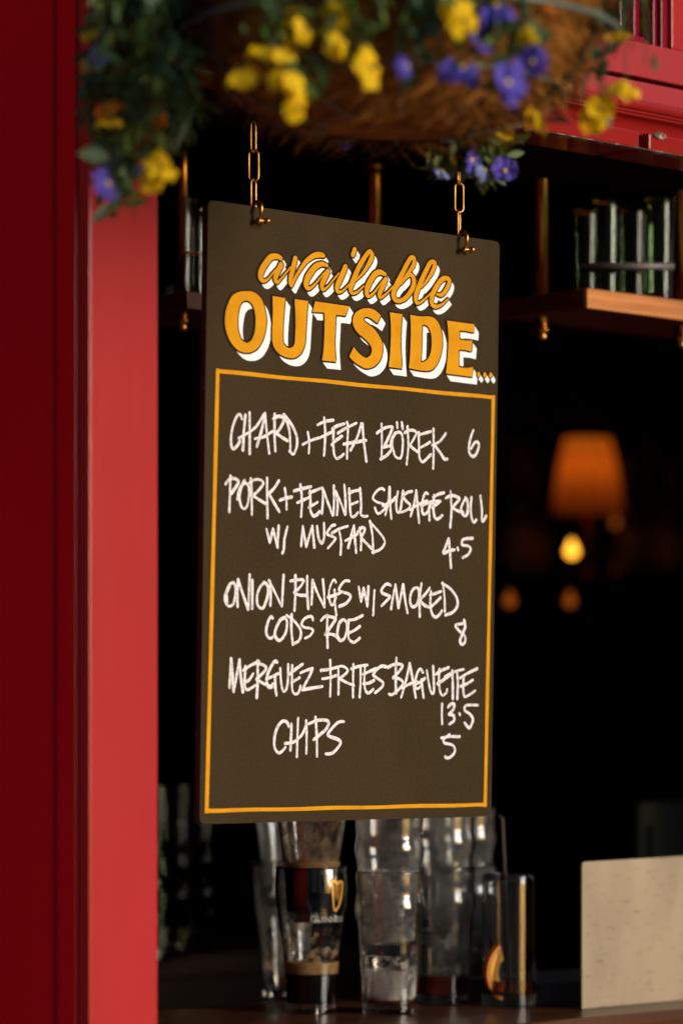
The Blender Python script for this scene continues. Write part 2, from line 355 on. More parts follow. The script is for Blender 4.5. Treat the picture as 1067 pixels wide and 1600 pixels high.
# ------------------------------------------------------------------ the menu board
PT = R(1.19)
board = tag(empty('menu_board', BOARD_C), 'tall dark board hanging on two chains, lettered available outside above a handwritten food menu', 'menu board')
board.rotation_euler = (PT, 0, 0)      # local: x right, z up, -y towards the street; the foot swings in
BW, BH, BT = .448, .665, .009
pf = []
for cx_, cz_, a0 in ((BW/2, BH/2, 0), (-BW/2, BH/2, 90), (-BW/2, -BH/2, 180), (BW/2, -BH/2, 270)):
    sx = 1 if cx_ > 0 else -1; sz = 1 if cz_ > 0 else -1
    for k in range(5):
        a = R(a0+90*k/4); rd = .007; pf.append((cx_-sx*rd+rd*math.cos(a), cz_-sz*rd+rd*math.sin(a)))
n_ = len(pf); b = MB()
b.add([(x, 0, z) for x, z in pf]+[(x, BT, z) for x, z in pf], [tuple(range(n_-1, -1, -1)), tuple(range(n_, 2*n_))]+[])
b.f += [(i, (i+1) % n_, n_+(i+1) % n_, n_+i) for i in range(n_)]; b.m += [1]*n_; b.sm += [False]*n_
b.build('panel', [M_BOARD, M_EDGE], board, bevel=.0008)
HAND = '''
#
-171.65,102.9 -174.33,107.5 -178.62,105.94 -183.64,97.27 -186.55,86.81 -187.23,76.49 -184.89,70.83 -181.45,71.03 -176.35,75.82 -174.68,79.14
-166.88,107.33 -168.83,90.44 -169.84,69.74
-161.03,110.54 -160.46,88.36 -160.06,66.41
-176.12,82.02 -162.72,88.48 -150.68,96.7 -140.08,110.06
-138.34,111.07 -143.6,91.95 -149.93,74.48
-138.69,111.05 -135.68,89.83 -131.77,68.23
-153.04,82.72 -139.98,85.68 -127.81,92.24
-124.63,111.29 -124.61,90.48 -123.01,71.06
-126.65,105.97 -119.3,109.03 -112.21,108.17 -112.11,102.96 -118.14,94.12 -122.49,90.61
-122.49,90.61 -113.58,86.58 -105.55,83.52
-111.38,111.48 -103.11,95.68 -100.88,71.64
-111.38,111.48 -99.65,101.11 -92.31,89.78 -91.25,80.68 -93.78,72.69 -97.28,69.22 -102.67,72.19
-75.38,94.06 -73.02,83.04 -73.71,71.83
-82.3,80.54 -70.73,85.53 -59.07,89.11
-50.82,112.01 -48.84,93.66 -50.22,70.49
-60.61,103.5 -49.47,107.87 -37.15,109.96
-57.27,89.21 -47.38,93.48 -36.55,97.69
-36.6,100.34 -36.68,85.12 -35.18,73.3 -31.43,68.21 -25.98,69.83 -20.55,73.44
-38.42,100.23 -31.2,103.97 -20.28,107.02
-39.36,82.59 -32.72,88 -23.68,93.16
-16.28,108.86 -14.71,103.65 -15.29,86.35 -15.51,69.07
-30.13,96.09 -20.17,101.33 -1.92,109.08
5.8,108.79 -0.8,92.76 -10.37,78.73
7.41,108.54 9.62,90 14.14,67.56
-21.26,84.49 -4.64,87.57 13.07,90.72
36.8,110.34 37.55,91.61 37.54,72.84
29.9,99.88 37.3,104.34 46.61,107.58 53.76,107.75 50.88,101.12 41.78,85.82
40.87,84.83 50.42,86.44 53.86,83.81 46.3,76 36.63,71.45
60.85,102.39 55.33,95.33 54.55,87.21 58.53,76.67 64.26,73.61 68.95,75.89 70.95,89.5 69.82,98.87 66.52,102.73 60.85,102.39
58.98,101.6 52.91,93.85 52.66,87.11 56.94,80.62
61.2,113.45 62.07,107.85
68.75,114.32 70.41,107.27
77.76,110.15 79.52,88.63 77.28,67.56
73.16,102.45 78.8,105.48 86.41,106.34 92.18,104.25 90.35,100.08 82.92,90.18
81.99,88.77 88.74,85.1 94.53,82.44
95.62,104.46 96.3,89.59 97.11,77.43 100.48,72.18 105.27,72.71 115.31,80.46
97.01,101.83 105.59,104.37 115.16,106.71
99.21,87.72 107.77,91.6 113.48,94.64
118.96,109.93 119.73,90.92 119.48,65.03
138.8,105.66 128.9,96.21 117.01,91.44
120.28,92.31 131.12,82.69 137.06,76.88 141.92,76.87
184.34,112.49 179.61,102.57 177.45,92.82 178.38,85.99 183.98,82.17 189.84,85.94 193.61,95.11 191.55,99.13 186.62,98.16 180.84,90.95
#
-187.23,40.72 -187.74,21.15 -188.26,2.48
-194.28,31.76 -188.88,37.17 -182.02,38.41 -176.8,36.48 -176.73,32.62 -186.03,21.88
-168.99,34.93 -166.78,37.62
-165.51,34.46 -169.81,32.31 -173.13,24.42 -173.85,16.64 -171.12,9.03 -166.74,6.64 -162.48,10.7 -160.08,22.45 -161.46,31.43 -165.51,34.46
-169.82,32.96 -174.88,25.62 -176.79,16.51
-158.12,39.35 -156.6,22.61 -155.86,0.65
-160.3,34.72 -153.4,38.29 -145.56,38.94 -140.62,36.98 -141.07,33.06 -150.53,24.19 -157.45,21.28
-157.47,22.57 -146.92,17.88 -136.33,13.43
-134.55,41.17 -134.24,23.65 -133.07,-1.63
-117.42,39.03 -124.33,30.62 -132.14,24.4
-132.15,25.05 -124.05,15.02 -115.93,5.6
-108.43,31.39 -106.09,19.74 -105.35,8.67
-115.27,18.02 -106.46,20.77 -97.24,22.5
-85.01,36.7 -82.36,19.52 -83.28,1.76
-94.52,29.17 -81.71,32.4 -68.83,35.26
-89.46,16.57 -79.69,20.29 -71.66,23.29
-70.9,30.56 -69.8,20.09 -69.61,9.57 -65.89,3.81 -61.39,4 -55.68,8.2
-71.75,27.89 -61.91,31.64 -52.02,34.75
-72.35,12.08 -65.22,15.69 -58.95,18.6
-51.46,34.12 -51.21,20.93 -52.39,6.36
-51.46,34.12 -43.55,18.64 -36.01,5.08
-35.17,37.55 -34.5,21.69 -35.11,5.78
-31.95,31.74 -28.95,17.97 -29.64,6.01
-31.95,31.74 -23.47,18.21 -17.75,6.78
-19.29,39.64 -17.13,22.48 -16.83,6.82
-11.89,35.35 -10.39,17.13 -8.33,5.91 -3.25,5.3 1.98,9.68
-11.79,30.37 -4.94,33.18 3.58,34.75
-9.94,17.98 -3.53,19.93 2.21,21.86
5.38,37.01 7.34,19.59 7.09,8.74 11.77,6.1 17.57,6.68
42.67,36.95 38.42,38.42 31,34.89 25.31,27.42 31.23,23.17 41.81,21.13 45.39,17.93 38.47,11.75 32.65,10.33 28.56,16.35
50.83,40.36 49.92,26.54 45.09,9.18
51.53,40.4 51.87,23.26 54.58,5.21
40.67,19.07 52.34,23.28 61.18,29.58
63.89,35.94 61.77,23.71 63.14,13.99 67.86,14.7 70.69,27.48 72.16,36.83
86.42,37.51 78.13,35.43 73,30.63 78.33,25.3 83.63,22.15 80.4,16.94 70.26,13.12
92.84,38.66 90.25,24.99 84.6,9.17
92.84,38.66 95.6,20.15 98.35,2.45
83.27,16.22 97.45,23.62 110.56,27.94
111.6,35.81 107.98,36.83 104.02,30.7 102.3,20.44 104.38,12.89 110.82,14.87 116.63,25.33
101.08,21.74 114.2,26.41 131.55,28.9
114.24,24.37 115.1,6.03
121.75,34.93 121.06,21.27 122.96,11.13 127.86,7.92 135.77,12.52
120.11,32.29 128.5,36.09 137.67,38.23
119.15,20.33 126.3,24.91 132.29,28.25
148.34,40.44 150.24,19.13 148.69,-0.62
140.71,32.39 150.38,35.92 160.2,34.14 162.21,31.66 154.28,24.45 151.89,21.77
151.89,21.77 160.51,18.72 169.87,17.41
173.71,33.91 168.9,28.53 165.85,21.53 167.94,15.61 172.9,13.58 176.03,16.81 176.84,25.45 174.97,32.25 172.47,34.19
182.31,35.16 181.38,20.48 184.08,9.4 187.84,6.97 190.75,9.68
197.11,37.57 199.94,21.29 200.15,10.93 202.68,8.96 207.04,14.68
#
-134.43,-14.04 -129.42,-28.15
-129.42,-28.15 -124.93,-13.66
-124.93,-13.66 -117.87,-32.94
-117.87,-32.94 -116.17,-10.05
-103.22,-10.19 -107.42,-23.42 -108.11,-33.89 -110.31,-39.46
-80.58,-8.63 -81.63,-19.83 -82.68,-30.63
-80.58,-8.63 -75.14,-30.75
-75.14,-30.75 -66.57,-8.06
-66.57,-8.06 -62.9,-30.97
-59.36,-7.77 -56.96,-20.21 -52.14,-25.96 -48.63,-19.89 -49.11,-4.06
-32.16,-5.36 -37.6,-6.9 -43.84,-13.76 -42.88,-16.37 -32.81,-19.29 -32.21,-21.92 -42.6,-31.3
-25.63,-12.39 -22.66,-24.22 -23.32,-37.52
-36.55,-14.4 -24.78,-9.04 -12.91,-5.91
-3.51,-5.04 -7.45,-16.01 -11.79,-29.48
-3.51,-5.04 -1.59,-20.78 0.3,-34.88
-16.53,-22.17 -7.4,-18.5 1.74,-13.99
5.08,-7.19 7.65,-20.44 7.4,-31.29
2.85,-11.45 8.54,-6.72 13.2,-7.7 12.12,-11.92 7.6,-17.94
8.3,-17.91 15.83,-23.48 24.08,-29.03
21.17,0.97 25.44,-14.75 27.21,-33.94
21.18,0.14 34.2,-9.39 43.75,-18.25 43.87,-24.13 36.95,-30.25 25.8,-33.49
146.03,-13.57 143,-20.52 138.33,-30.09 148.01,-27.19 156.05,-26.05
146.51,-13.55 148.78,-28.87 150.85,-46.79
160.9,-23.82 162.17,-26.18
185.26,-11.75 170.5,-13.51 168.17,-19.61 178.54,-20.95 182.31,-24.26 178.73,-30.42 169.47,-34.69
#
-180.88,-73.45 -186.02,-74.88 -191.04,-82.74 -193.47,-91.16 -189.92,-97.51 -185.6,-98.69 -180.49,-95.35 -178.08,-84.98 -178.59,-75.96 -181.74,-73.22
-186.49,-77.47 -190.66,-85.3 -189.98,-94.29
-174.55,-70.04 -175.49,-84.91 -174.72,-99.08
-174.55,-70.04 -167.7,-84.7 -159.59,-101.31
-158,-64 -158.72,-81.88 -159.06,-101.3
-153.71,-70.09 -153.45,-84.33 -153.16,-100.52
-136.53,-72.19 -142.56,-77.55 -146.42,-86.74 -145.73,-95.81 -141.29,-99.6 -136.92,-98.84 -131.83,-88.97 -130.26,-78.52 -132.99,-73.39 -136.88,-71.94
-127.78,-69.99 -126.65,-83.63 -126.94,-96.66
-129.55,-69.39 -120.5,-82.16 -110.5,-96.92
-108.11,-62.89 -109.03,-80.55 -109.97,-96.91
-90.66,-63.02 -90.3,-82.68 -91.38,-101.06
-98.04,-69.13 -87.01,-67.5 -78.4,-67.65 -81.53,-73.25 -91.2,-82.04
-92.11,-81.41 -84.91,-84.11 -75.04,-84.25
-73.1,-63.15 -72.74,-82.22 -70.82,-98.62
-65.1,-67.52 -65.54,-82.03 -66.4,-93.9
-65.1,-67.52 -57.99,-80.51 -46.82,-96.34
-49.56,-66.41 -47.46,-81.55 -46.82,-96.08
-30.04,-68.5 -32.83,-65.93 -36.42,-69.34 -39.91,-77.38 -40.12,-85.33 -36.87,-93.2 -33.24,-92.45 -29.73,-85.07
-41.57,-85.37 -32.5,-83.15 -23.42,-80.26
-31.34,-77.15 -30.52,-91.72 -28.07,-104.93
-9.35,-66.71 -16.4,-66.91 -23.97,-74.3 -22.79,-78.25 -9.51,-81.09 -7.23,-85.03 -13.73,-91.58 -23.57,-95
5.39,-72.69 9.48,-88.61
9.48,-88.61 12.98,-74.09
12.98,-74.09 19.17,-93.99
19.17,-93.99 20.3,-71.96
29.78,-76.04 28.93,-89.74 28.3,-103.43
55.11,-69.7 48.3,-68.28 40.54,-74.95 42.87,-78.92 51.94,-81.1 53.12,-83.5 40.9,-93
62.34,-68.69 58.76,-82.54 56.08,-95.87
62.34,-68.69 67.39,-94.48
67.39,-94.48 74.39,-68.35
74.39,-68.35 78.18,-86.92 81.86,-99.83
97.33,-70.97 90.48,-72.78 86.04,-80.22 86.22,-89.16 90.88,-92.79 96.55,-89.73 99.81,-79.87 98.49,-71.75
103.44,-65.91 100.56,-83.11 101.43,-103.47
117.39,-70.42 110.14,-77.97 99.92,-85.57
101.07,-85.54 110.4,-91.03 119.69,-92.77
119.32,-74.46 118.43,-87.56 120.97,-98.96 126.87,-103.74 132.63,-101.16 137.19,-96.14
117.55,-78.59 126.33,-76.72 135.58,-74.02
118.53,-92.47 124.25,-89.06 134.56,-81.43
137.71,-64.44 140.81,-78.81 141.87,-96.85
136.56,-64.97 149.52,-70.36 160.28,-79.95 162.13,-89.8 154.76,-97.38 142.66,-100.94
#
-123.51,-110.26 -126.18,-109.01 -130.47,-114.96 -132.92,-125.42 -129.3,-131.21 -124.88,-132.05 -120.53,-128.46
-105.83,-109.23 -112.87,-112.65 -118.87,-122.56 -119.64,-129.09 -115.13,-133.97 -109.84,-132.84 -103.77,-124.89 -102.19,-114.39 -104.95,-109.21
-95.58,-105.74 -95.81,-122.12 -93.19,-138.46
-103.22,-106.56 -91.52,-112.86 -82.41,-121.87 -81.91,-129.74 -85.75,-135.06 -93.2,-137.81
-63.74,-110.98 -66.52,-107.08 -75.47,-109.25 -80.74,-115.27 -77.08,-119.14 -67.17,-120.27 -63.52,-122.84 -67.92,-128.19 -75.06,-131.21
-42.11,-104.97 -42.35,-121.12 -41.07,-140.96
-51.07,-111.37 -44.81,-106.61 -35.7,-107.08 -29.27,-108.93 -33.72,-114.99 -44.43,-126.45
-44.43,-126.45 -33.51,-126.26 -24.3,-130.08
-19.18,-110.05 -23.69,-114.13 -26.25,-123.47 -25.21,-130.09 -20.58,-132.67 -15.13,-129.92 -11.63,-120.54 -12.7,-112.58 -17.36,-109.35
-8.96,-109.84 -9.85,-121.04 -8.56,-130.61 -0.74,-134.48 8.05,-129.52
-10.06,-109.86 -0.13,-108.85 12.01,-104.27
-8.68,-124.22 0.11,-120.85 7.8,-116.7
173.31,-106.06 173.85,-109.35 159.76,-112.11 164.59,-117.79 174.63,-124.21 175.47,-130.81 170.81,-133.86 167.2,-130.12 170.58,-122.63 175.13,-114.28 173.34,-107.71
#
-182.97,-155.01 -183.95,-170.99 -184.77,-185.88
-182.97,-155.01 -180.85,-172.31 -178.71,-190.59
-178.71,-190.59 -174.5,-172.26 -170.79,-156.21
-170.79,-156.21 -169.05,-172.2 -165.44,-190.51
-162.28,-163.31 -163.14,-176.23 -162.43,-185.73 -157.82,-188.15 -147.83,-183.59
-165.49,-167.42 -154.63,-161.86 -142.79,-157.63
-162.53,-180.03 -156.18,-177.53 -150.44,-170.94
-144.64,-156.97 -143.74,-176.06 -144.84,-196.52
-145.14,-159.71 -137.2,-160.98 -131.61,-164.33 -136.12,-169.85 -146.11,-176.76
-145.21,-176.07 -137.77,-180.38 -124.77,-184.38
-115.98,-157.99 -119.71,-157.35 -126.05,-164.96 -130.5,-174.58 -129.4,-184.14 -123.83,-185.47 -122.05,-181.35
-131.38,-176.63 -123.11,-173.83 -113.9,-170.31
-118.5,-172.41 -118.29,-184.06 -116.25,-193.92
-111.21,-164.8 -110.05,-177.14 -107.04,-188.79 -102.39,-188.07 -99.77,-178.43 -99.54,-160.55
-93.54,-161.17 -93.65,-175.63 -93.04,-188.02 -89.21,-192.4 -83.61,-190.72 -80.91,-183.8
-97.11,-170.84 -89.7,-165.95 -78.16,-159.61
-94.13,-179.76 -87.62,-176.95 -82.41,-174.43
-81.18,-169.31 -72.75,-166.46 -63.72,-164.29
-63.72,-164.29 -66.99,-171.24 -78.03,-187.23
-78.39,-187.65 -62.94,-185.75 -48.15,-183.84
-36.47,-154.95 -35.51,-175.12 -35.72,-194.62
-50,-166.23 -36.67,-164.7 -26.16,-162.49
-47.92,-175.51 -36.49,-174.02 -26.95,-171.56
-24.24,-162.47 -23.4,-176.42 -23.29,-192.46
-27.13,-162.5 -17.53,-161.28 -9.73,-165.11 -12.55,-169.33 -22.08,-175.01
-22.08,-175.01 -11.4,-179.11 0.29,-182.52
-1.13,-159.14 -1.36,-177.63 -1.02,-195.15
9.82,-160.69 10.14,-177.54 9.12,-195.1
-4.3,-163.93 8.84,-160.71 20.53,-159.45
16.64,-160.62 15.94,-174.68 17.13,-185.92 22.11,-190.81 29.87,-186.54
13.89,-169.78 22.63,-166.88 33.34,-163.25
14.1,-180.32 22.87,-179.55 30.66,-176.67
49.05,-160.96 40.18,-161.06 29.54,-169.63 35.51,-173.81 44.47,-178.67 43.58,-183.63 32.88,-190.33
65.3,-150.85 64.49,-170.01 65.49,-190.57
53.02,-161.62 63.85,-157.96 74.81,-158.54 73.9,-162.82 61.18,-173.58
61.16,-172.17 72.15,-174.91 77.22,-179.13 72.35,-184.85 60.56,-192.01 54.6,-191.62
86.78,-156.98 82.12,-174.11 74.15,-195.49
86.78,-156.98 92.16,-175.45 97.18,-195.38
75.34,-184.83 86.25,-180.48 98.22,-176.83
108.09,-166.74 103.99,-163.21 100.01,-166.11 96.18,-175.42 96.32,-182.55 99.39,-185.38 104.37,-182.49 107.28,-176.75
94.27,-180.42 104.27,-177.49 111.26,-173.57
105.84,-175.34 107.46,-185.33 109.68,-195.33
114.11,-164.53 117.42,-178.1 121.71,-189.53 125.75,-188.79 125.48,-175.17 124.14,-159.41
134.39,-162.89 133.62,-175.1 135.92,-188.02 140.09,-192.59 146.16,-189.39 147.11,-185.79
128.4,-168.69 137.48,-164.29 149.67,-160.56
131.67,-179.43 140.76,-175.04 152.92,-169.18
154.87,-164.11 156.24,-180.68 156.57,-196.55
163.14,-166.19 164.47,-180.62 163.77,-196.51
143.75,-171.42 159.01,-165.51 174.42,-162.46
174.58,-170.42 173.82,-183.45 176.1,-193.56 183.32,-192.08 193.61,-186.94
168.43,-172.64 179.7,-167.48 196.2,-161.51
169.66,-182.03 179.94,-179.06 189.19,-174.64
#
139.68,-202.37 139.51,-213.88 140.15,-225.39
149.57,-205.94 154.63,-202.32 159.37,-203.03 157.84,-208.81 150.77,-214.15
150.77,-214.15 157.98,-215.59 159.74,-221.07 152.02,-225.4
167.82,-213.12 169.31,-215.29
198.12,-203.63 179.42,-203.98 176.42,-209.49 184.81,-213.82 190.12,-219.62 188.16,-225.42 184.1,-230.06 176.72,-223.97
#
139.04,-241.21 152.32,-239.82 168.78,-239.87
152.27,-237.65 143.16,-242.66 144.27,-246.99 156.62,-249.21 161.25,-254.29 158.89,-260.05 150.77,-264.32 145.61,-262.84
-97.55,-227.96 -100.81,-223.14 -107.36,-222.45 -114.67,-229.31 -118.56,-240.27 -117.99,-251.25 -112.31,-256.77 -106.76,-254.75 -102.17,-250.65
-93.29,-225.21 -93.57,-240.36 -94.25,-254.14
-83.46,-219.01 -84.19,-240.4 -84.55,-261.1
-102.25,-246.52 -90.11,-245.2 -78.03,-237.66 -71.98,-227.99
-71.34,-221.77 -70.43,-240.45 -70.67,-257.75
-57.59,-217.61 -55.29,-239.11 -54.5,-261.05
-67.87,-225.23 -54.67,-221.35 -40.95,-221.35 -37.82,-225.25 -43.04,-232.2 -59.97,-242.57
-14.42,-222.75 -24.03,-223.87 -38.19,-235.69 -35.26,-239.18 -20.77,-243.42 -20.67,-249.01 -31.08,-257.32 -41.59,-258.36
'''
SCRIPT = '''
-119.2,280.27,4.46 -125.22,281.91,5.74 -134.16,279.95,7.01 -141.48,272.65,7.65 -147.28,264.4,7.9 -148.64,257.68,7.01 -144.85,253.63,4.46 -138.2,255.89,2.8 -130.87,263.17,2.29 -123.51,269.92,2.29
-119.06,273.1,7.01 -122.7,266.69,6.63 -127.04,258.56,6.12 -124.71,253.8,3.82 -118.79,258.21,2.55 -111.41,265.52,2.04 -104.74,272.23,1.78
-98.13,282.28,6.12 -100.96,272.03,6.37 -104.53,260.62,6.37 -104.41,253.98,5.35 -102.85,251.34,2.29
-102.86,251.9,3.31 -97.74,261.24,3.82 -88.86,273.16,4.46 -79.91,282.35,5.35 -69.33,288.38,6.12 -60.16,289.82,5.86 -56.3,289.07,4.59
-50.73,278.97,3.82 -58.44,279.92,5.35 -67.57,276.27,7.01 -75.08,268.88,7.65 -80.28,261.72,7.65 -81.68,254.91,7.01 -77.8,251.36,4.46 -70.24,255.38,2.8 -61.21,264.02,2.29 -54.42,270.79,2.04
-49.52,272.36,6.63 -53.55,265.28,6.63 -58.01,257.04,6.37 -56.38,252.15,3.82 -48.75,256.19,2.55 -39.66,265.42,2.04 -32.82,272.23,1.78
-22.86,279.9,6.63 -28.87,268.66,7.01 -34.87,258,6.63 -33.98,251.9,4.33 -27.02,253.08,2.8 -17.82,260.66,2.04 -11.68,266.28,1.78
-9.21,300.36,5.86 -11.92,294.79,5.86
-7.89,266.06,2.04 2.92,274.96,3.31 12.15,286.01,5.35 17.49,295.58,6.12 15.82,300.18,4.84 11.89,299.58,5.1 4.18,290.91,5.86 -3.46,280.02,6.37 -11.02,265.78,6.88 -14.77,257.55,6.37 -12.32,252.13,3.82 -4.53,253.94,2.8 5.53,261.62,1.78
38.47,277.67,4.08 31.28,279.28,5.74 23.4,276.85,6.63 15.65,268.2,7.39 11.08,259.86,7.39 10.43,253,6.12 14.41,251.08,3.57 22.21,256.31,2.8 29.97,264.95,2.29 36.21,271.2,2.04
39.07,271.69,6.37 34.78,263.11,6.37 29.85,254.71,5.86 31.84,250.91,3.57 41.27,256.86,2.55 50.69,265.1,1.78
57.12,263.97,2.29 64.98,272.68,2.8 74.45,282.71,3.82 82.35,292.04,5.35 83.52,298.47,5.35 78.95,300.09,5.35 72.64,292.85,5.86 64.82,280.67,6.37 57.03,268.53,7.01 51.64,257.77,7.01 54.17,251.14,5.86 62.21,250.13,4.84 73.37,256.25,5.74 82.82,268.56,6.37 82.64,277.72,5.61 77.72,280.71,4.08 71.35,276.69,2.8 63.45,269.11,2.04
95.8,268.57,2.29 103.8,276.2,3.57 112.56,287.38,5.1 116.49,295.83,5.61 113.97,298.82,4.84 108.29,296.21,5.74 100.38,283.95,6.37 92.51,270.58,6.63 87.07,258.6,6.37 88.04,250.64,4.59 94.53,251.2,3.06 104.17,257.8,2.29 111.4,263.62,1.78
120.44,262.69,2.8 128.66,262.83,4.59 136.73,271.08,5.61 140.21,278.93,5.61 136.51,282.07,5.1 128.3,280.16,6.12 120.25,271.92,6.63 113.1,260.89,6.63 112.47,251.6,5.86 119.09,248.47,4.59 128.88,251.85,3.06 138.63,259.07,1.53
'''
POLY = '''
-169.16,240.26 -160.84,240.59 -152.43,237.92 -146.04,232.27 -141.67,222.81 -139.36,211.6 -140.56,200.1 -144.56,189.43 -151.39,180.61 -159.67,175.85 -166.59,174.49 -174.91,174.69 -183.25,178.16 -191.65,185.73 -197.33,196.56 -198.88,206.68 -197.7,217.03 -193.75,226.6 -188.39,234.25 -178.82,238.69 | -169.67,230.22 -163.41,229.22 -158.46,224.48 -155.53,216.47 -154.94,207.22 -155.89,197.84 -159.91,189.25 -164.71,185.47 -168.86,185.15 -175.15,188.05 -179.43,195.95 -180.98,205.08 -180.06,215.44 -177.86,223.86 -174.48,228.26
*-130.73,238.48 *-112.08,237.82 -112.95,231.5 -114.69,210.52 -114.81,193.84 -113.58,188.73 -109.98,185.36 -105.7,184.13 -101.45,184.98 -98.64,187.28 -96.88,192.12 -96.44,206.79 -96.67,219.31 *-98.16,237.99 *-78.14,237.64 -79.75,223.87 -81.07,202.8 -82.27,190.12 -86.4,181.42 -93.44,175.66 -101.95,173.45 -111.9,174.27 -121.16,177.74 -127.61,183.48 -130.27,190.55 -130.7,198.82 -129.96,219.65
*-67.56,238.2 *-15.15,237.22 *-22.27,226.01 -27.4,226.32 *-36.16,226.12 -36.65,213.39 -37.31,194.32 *-35.18,174.39 *-56.25,174.41 -54.27,184.57 -53.14,201.51 -53.25,222.58 *-54.35,227.23 *-71.65,226.09
*32.71,231.35 *27.36,222.03 22.84,224.11 16.84,226.82 10.87,227.93 7.19,226.55 6.5,223.83 9.51,221.42 21.51,215.99 30.62,208.17 35.57,199.99 36.18,191.46 33.36,182.68 26.77,175.77 19.39,172.02 10.5,170.52 1.57,172.85 -7.36,176.45 *-15.11,181.71 *-8.41,192.85 -3.17,188.46 2.82,184.66 10.27,182.24 16.17,184.6 19.35,189.11 18.95,194.42 14.4,199.41 6.88,204.15 -2.08,208.76 -8.09,214.66 -10.42,220.84 -9.08,227.32 -4.02,232.53 4.78,236.47 15.14,237.67 24.1,235.98
*46.57,235.73 *66.19,235.55 64.95,221.66 64.62,200.1 *67.1,174.42 *45.96,174.82 47.81,188.05 48.89,209.62 48.27,225.68
*78.58,235.73 94.15,235.41 107.94,236.56 117.21,235.16 124.27,229.76 129.11,220.34 130.88,209.58 129.55,198.58 125.13,187.35 118.34,179.23 110.71,175.41 98.44,174.52 *77.8,175.73 79.49,190.44 80.12,212.09 79.86,225.03 | *97.71,226.17 105.08,226.01 109.77,222.05 113,214.7 113.52,203.88 111.85,195.06 107.38,188.2 101.31,184.28 *96.71,184.15 97.57,202.64
*137.68,234.13 *182.04,233.61 *181.45,223.99 170.4,224.75 *157.85,224.62 *158.05,214.45 165.91,213.97 *179.28,214.69 *177.96,202.05 167.7,203.13 *157.51,202.9 *157.92,182.99 168.13,182.64 *181.48,184.38 *180.13,173.28 *137.04,174.04 139.08,188.38 140.27,205.95 139.96,221.21
190.28,179.84 192.85,178.04 192.28,175.24 190.09,173.65 188.15,175.5 188.41,178.27
200.59,180.25 203.34,178.24 202.44,175.41 200.24,173.93 198.29,176 198.56,178.67
210.46,180.63 213.22,178.62 212.32,175.67 210.12,174.19 207.84,176.24 208.26,179.15
'''

def pts(line): return [tuple(float(k)/1000 for k in t.lstrip('*').split(',')) for t in line.split() if t != '|']
def ribbon(mb, path, wid, off, step=4e-6, mi=0, cap=8):
    # path: (x, z[, w]) on the board; the ribbon lies `off` in front of it, creeping outwards so that loops never coincide
    N = len(path); L, Rr = [], []
    for i in range(N):
        a = path[max(i-1, 0)]; c_ = path[min(i+1, N-1)]
        dx, dz = c_[0]-a[0], c_[1]-a[1]; l_ = math.hypot(dx, dz) or 1e-9
        nx, nz = -dz/l_, dx/l_; hw = (wid(i/(N-1), path[i]) if callable(wid) else wid)/2
        y = -off-i*step; x, z = path[i][0], path[i][1]
        L.append((x+nx*hw, y, z+nz*hw)); Rr.append((x-nx*hw, y, z-nz*hw))
    vs = L+Rr; fs = [(i, i+1, N+i+1, N+i) for i in range(N-1)]
    for e in (0, N-1):                       # round ends
        x, z = path[e][0], path[e][1]; y = -off-e*step-(step*.5 if e else -step*.5)
        hw = math.hypot(L[e][0]-x, L[e][2]-z)
        b0 = len(vs); vs += [(x+hw*math.cos(2*math.pi*k/cap), y, z+hw*math.sin(2*math.pi*k/cap)) for k in range(cap)]; fs.append(tuple(range(b0, b0+cap)))
    mb.add(vs, fs, mi)
rw = random.Random(11)
hand = None
for i, ln in enumerate(HAND.strip().split('\n')+['#']):
    if ln == '#':
        if hand: hand.build('handwritten_line', M_CHALK, board, fix=False)
        hand = MB(); continue
    p = smooth_path(pts(ln), 7); base = rw.uniform(.0031, .0038); ph = rw.uniform(0, 6)
    ribbon(hand, p, lambda t, q: base*(1+.10*math.sin(5*t+ph)+.05*math.sin(17*t+ph)), .00025+(i % 14)*4e-5, 1.2e-6)
bd = MB()
cn = [(-.2075, .1517), (.2164, .152), (.2129, -.3187), (-.2147, -.3181)]
for k in range(4):
    a, c_ = cn[k], cn[(k+1) % 4]
    p = [(a[0]+(c_[0]-a[0])*i/24, a[1]+(c_[1]-a[1])*i/24+.0003*math.sin(i*.9+k)) for i in range(25)]
    wv = .0052 if k % 2 else .0042
    ex = wv/2; d_ = Vector((c_[0]-a[0], c_[1]-a[1])).normalized()*ex; p[0] = (a[0]-d_.x, a[1]-d_.y); p[-1] = (c_[0]+d_.x, c_[1]+d_.y)
    N = len(p); vs = []; 
    for i, (x, z) in enumerate(p):
        nx, nz = -d_.y/ex, d_.x/ex; hw = wv/2*(1+.06*math.sin(i*.7+k*2)); y = -.0003-k*6e-5
        vs += [(x+nx*hw, y, z+nz*hw), (x-nx*hw, y, z-nz*hw)]
    bd.add(vs, [(2*i, 2*i+1, 2*i+3, 2*i+2) for i in range(N-1)])
bd.build('painted_border', M_ORANGE, board, fix=False)
sc_o, sc_g, sc_w, cp_o, cp_g, cp_w = MB(), MB(), MB(), MB(), MB(), MB()
for i, ln in enumerate(SCRIPT.strip().split('\n')):
    p = smooth_path(pts(ln), 8)
    ribbon(sc_o, p, lambda t, q: q[2], .0013+i*2e-5, 1e-6, cap=14)
    ribbon(sc_g, p, lambda t, q: q[2]+.0034, .0009+i*1e-5, 1e-6, cap=14)
    for j in range(9):
        t = (j+1)/9; ribbon(sc_w, [(x+.0060*t, z-.0060*t, w_) for x, z, w_ in p], lambda t_, q: q[2], .0003+j*3e-5+i*2e-6, 1e-7, cap=14)
def fill(mb, loops, off, dx=0, dz=0):
    fl = [[Vector((x+dx, z+dz, 0)) for x, z in lp] for lp in loops]; allv = [v for lp in fl for v in lp]
    mb.add([(v.x, -off, v.y) for v in allv], [tuple(t) for t in tessellate_polygon(fl)])
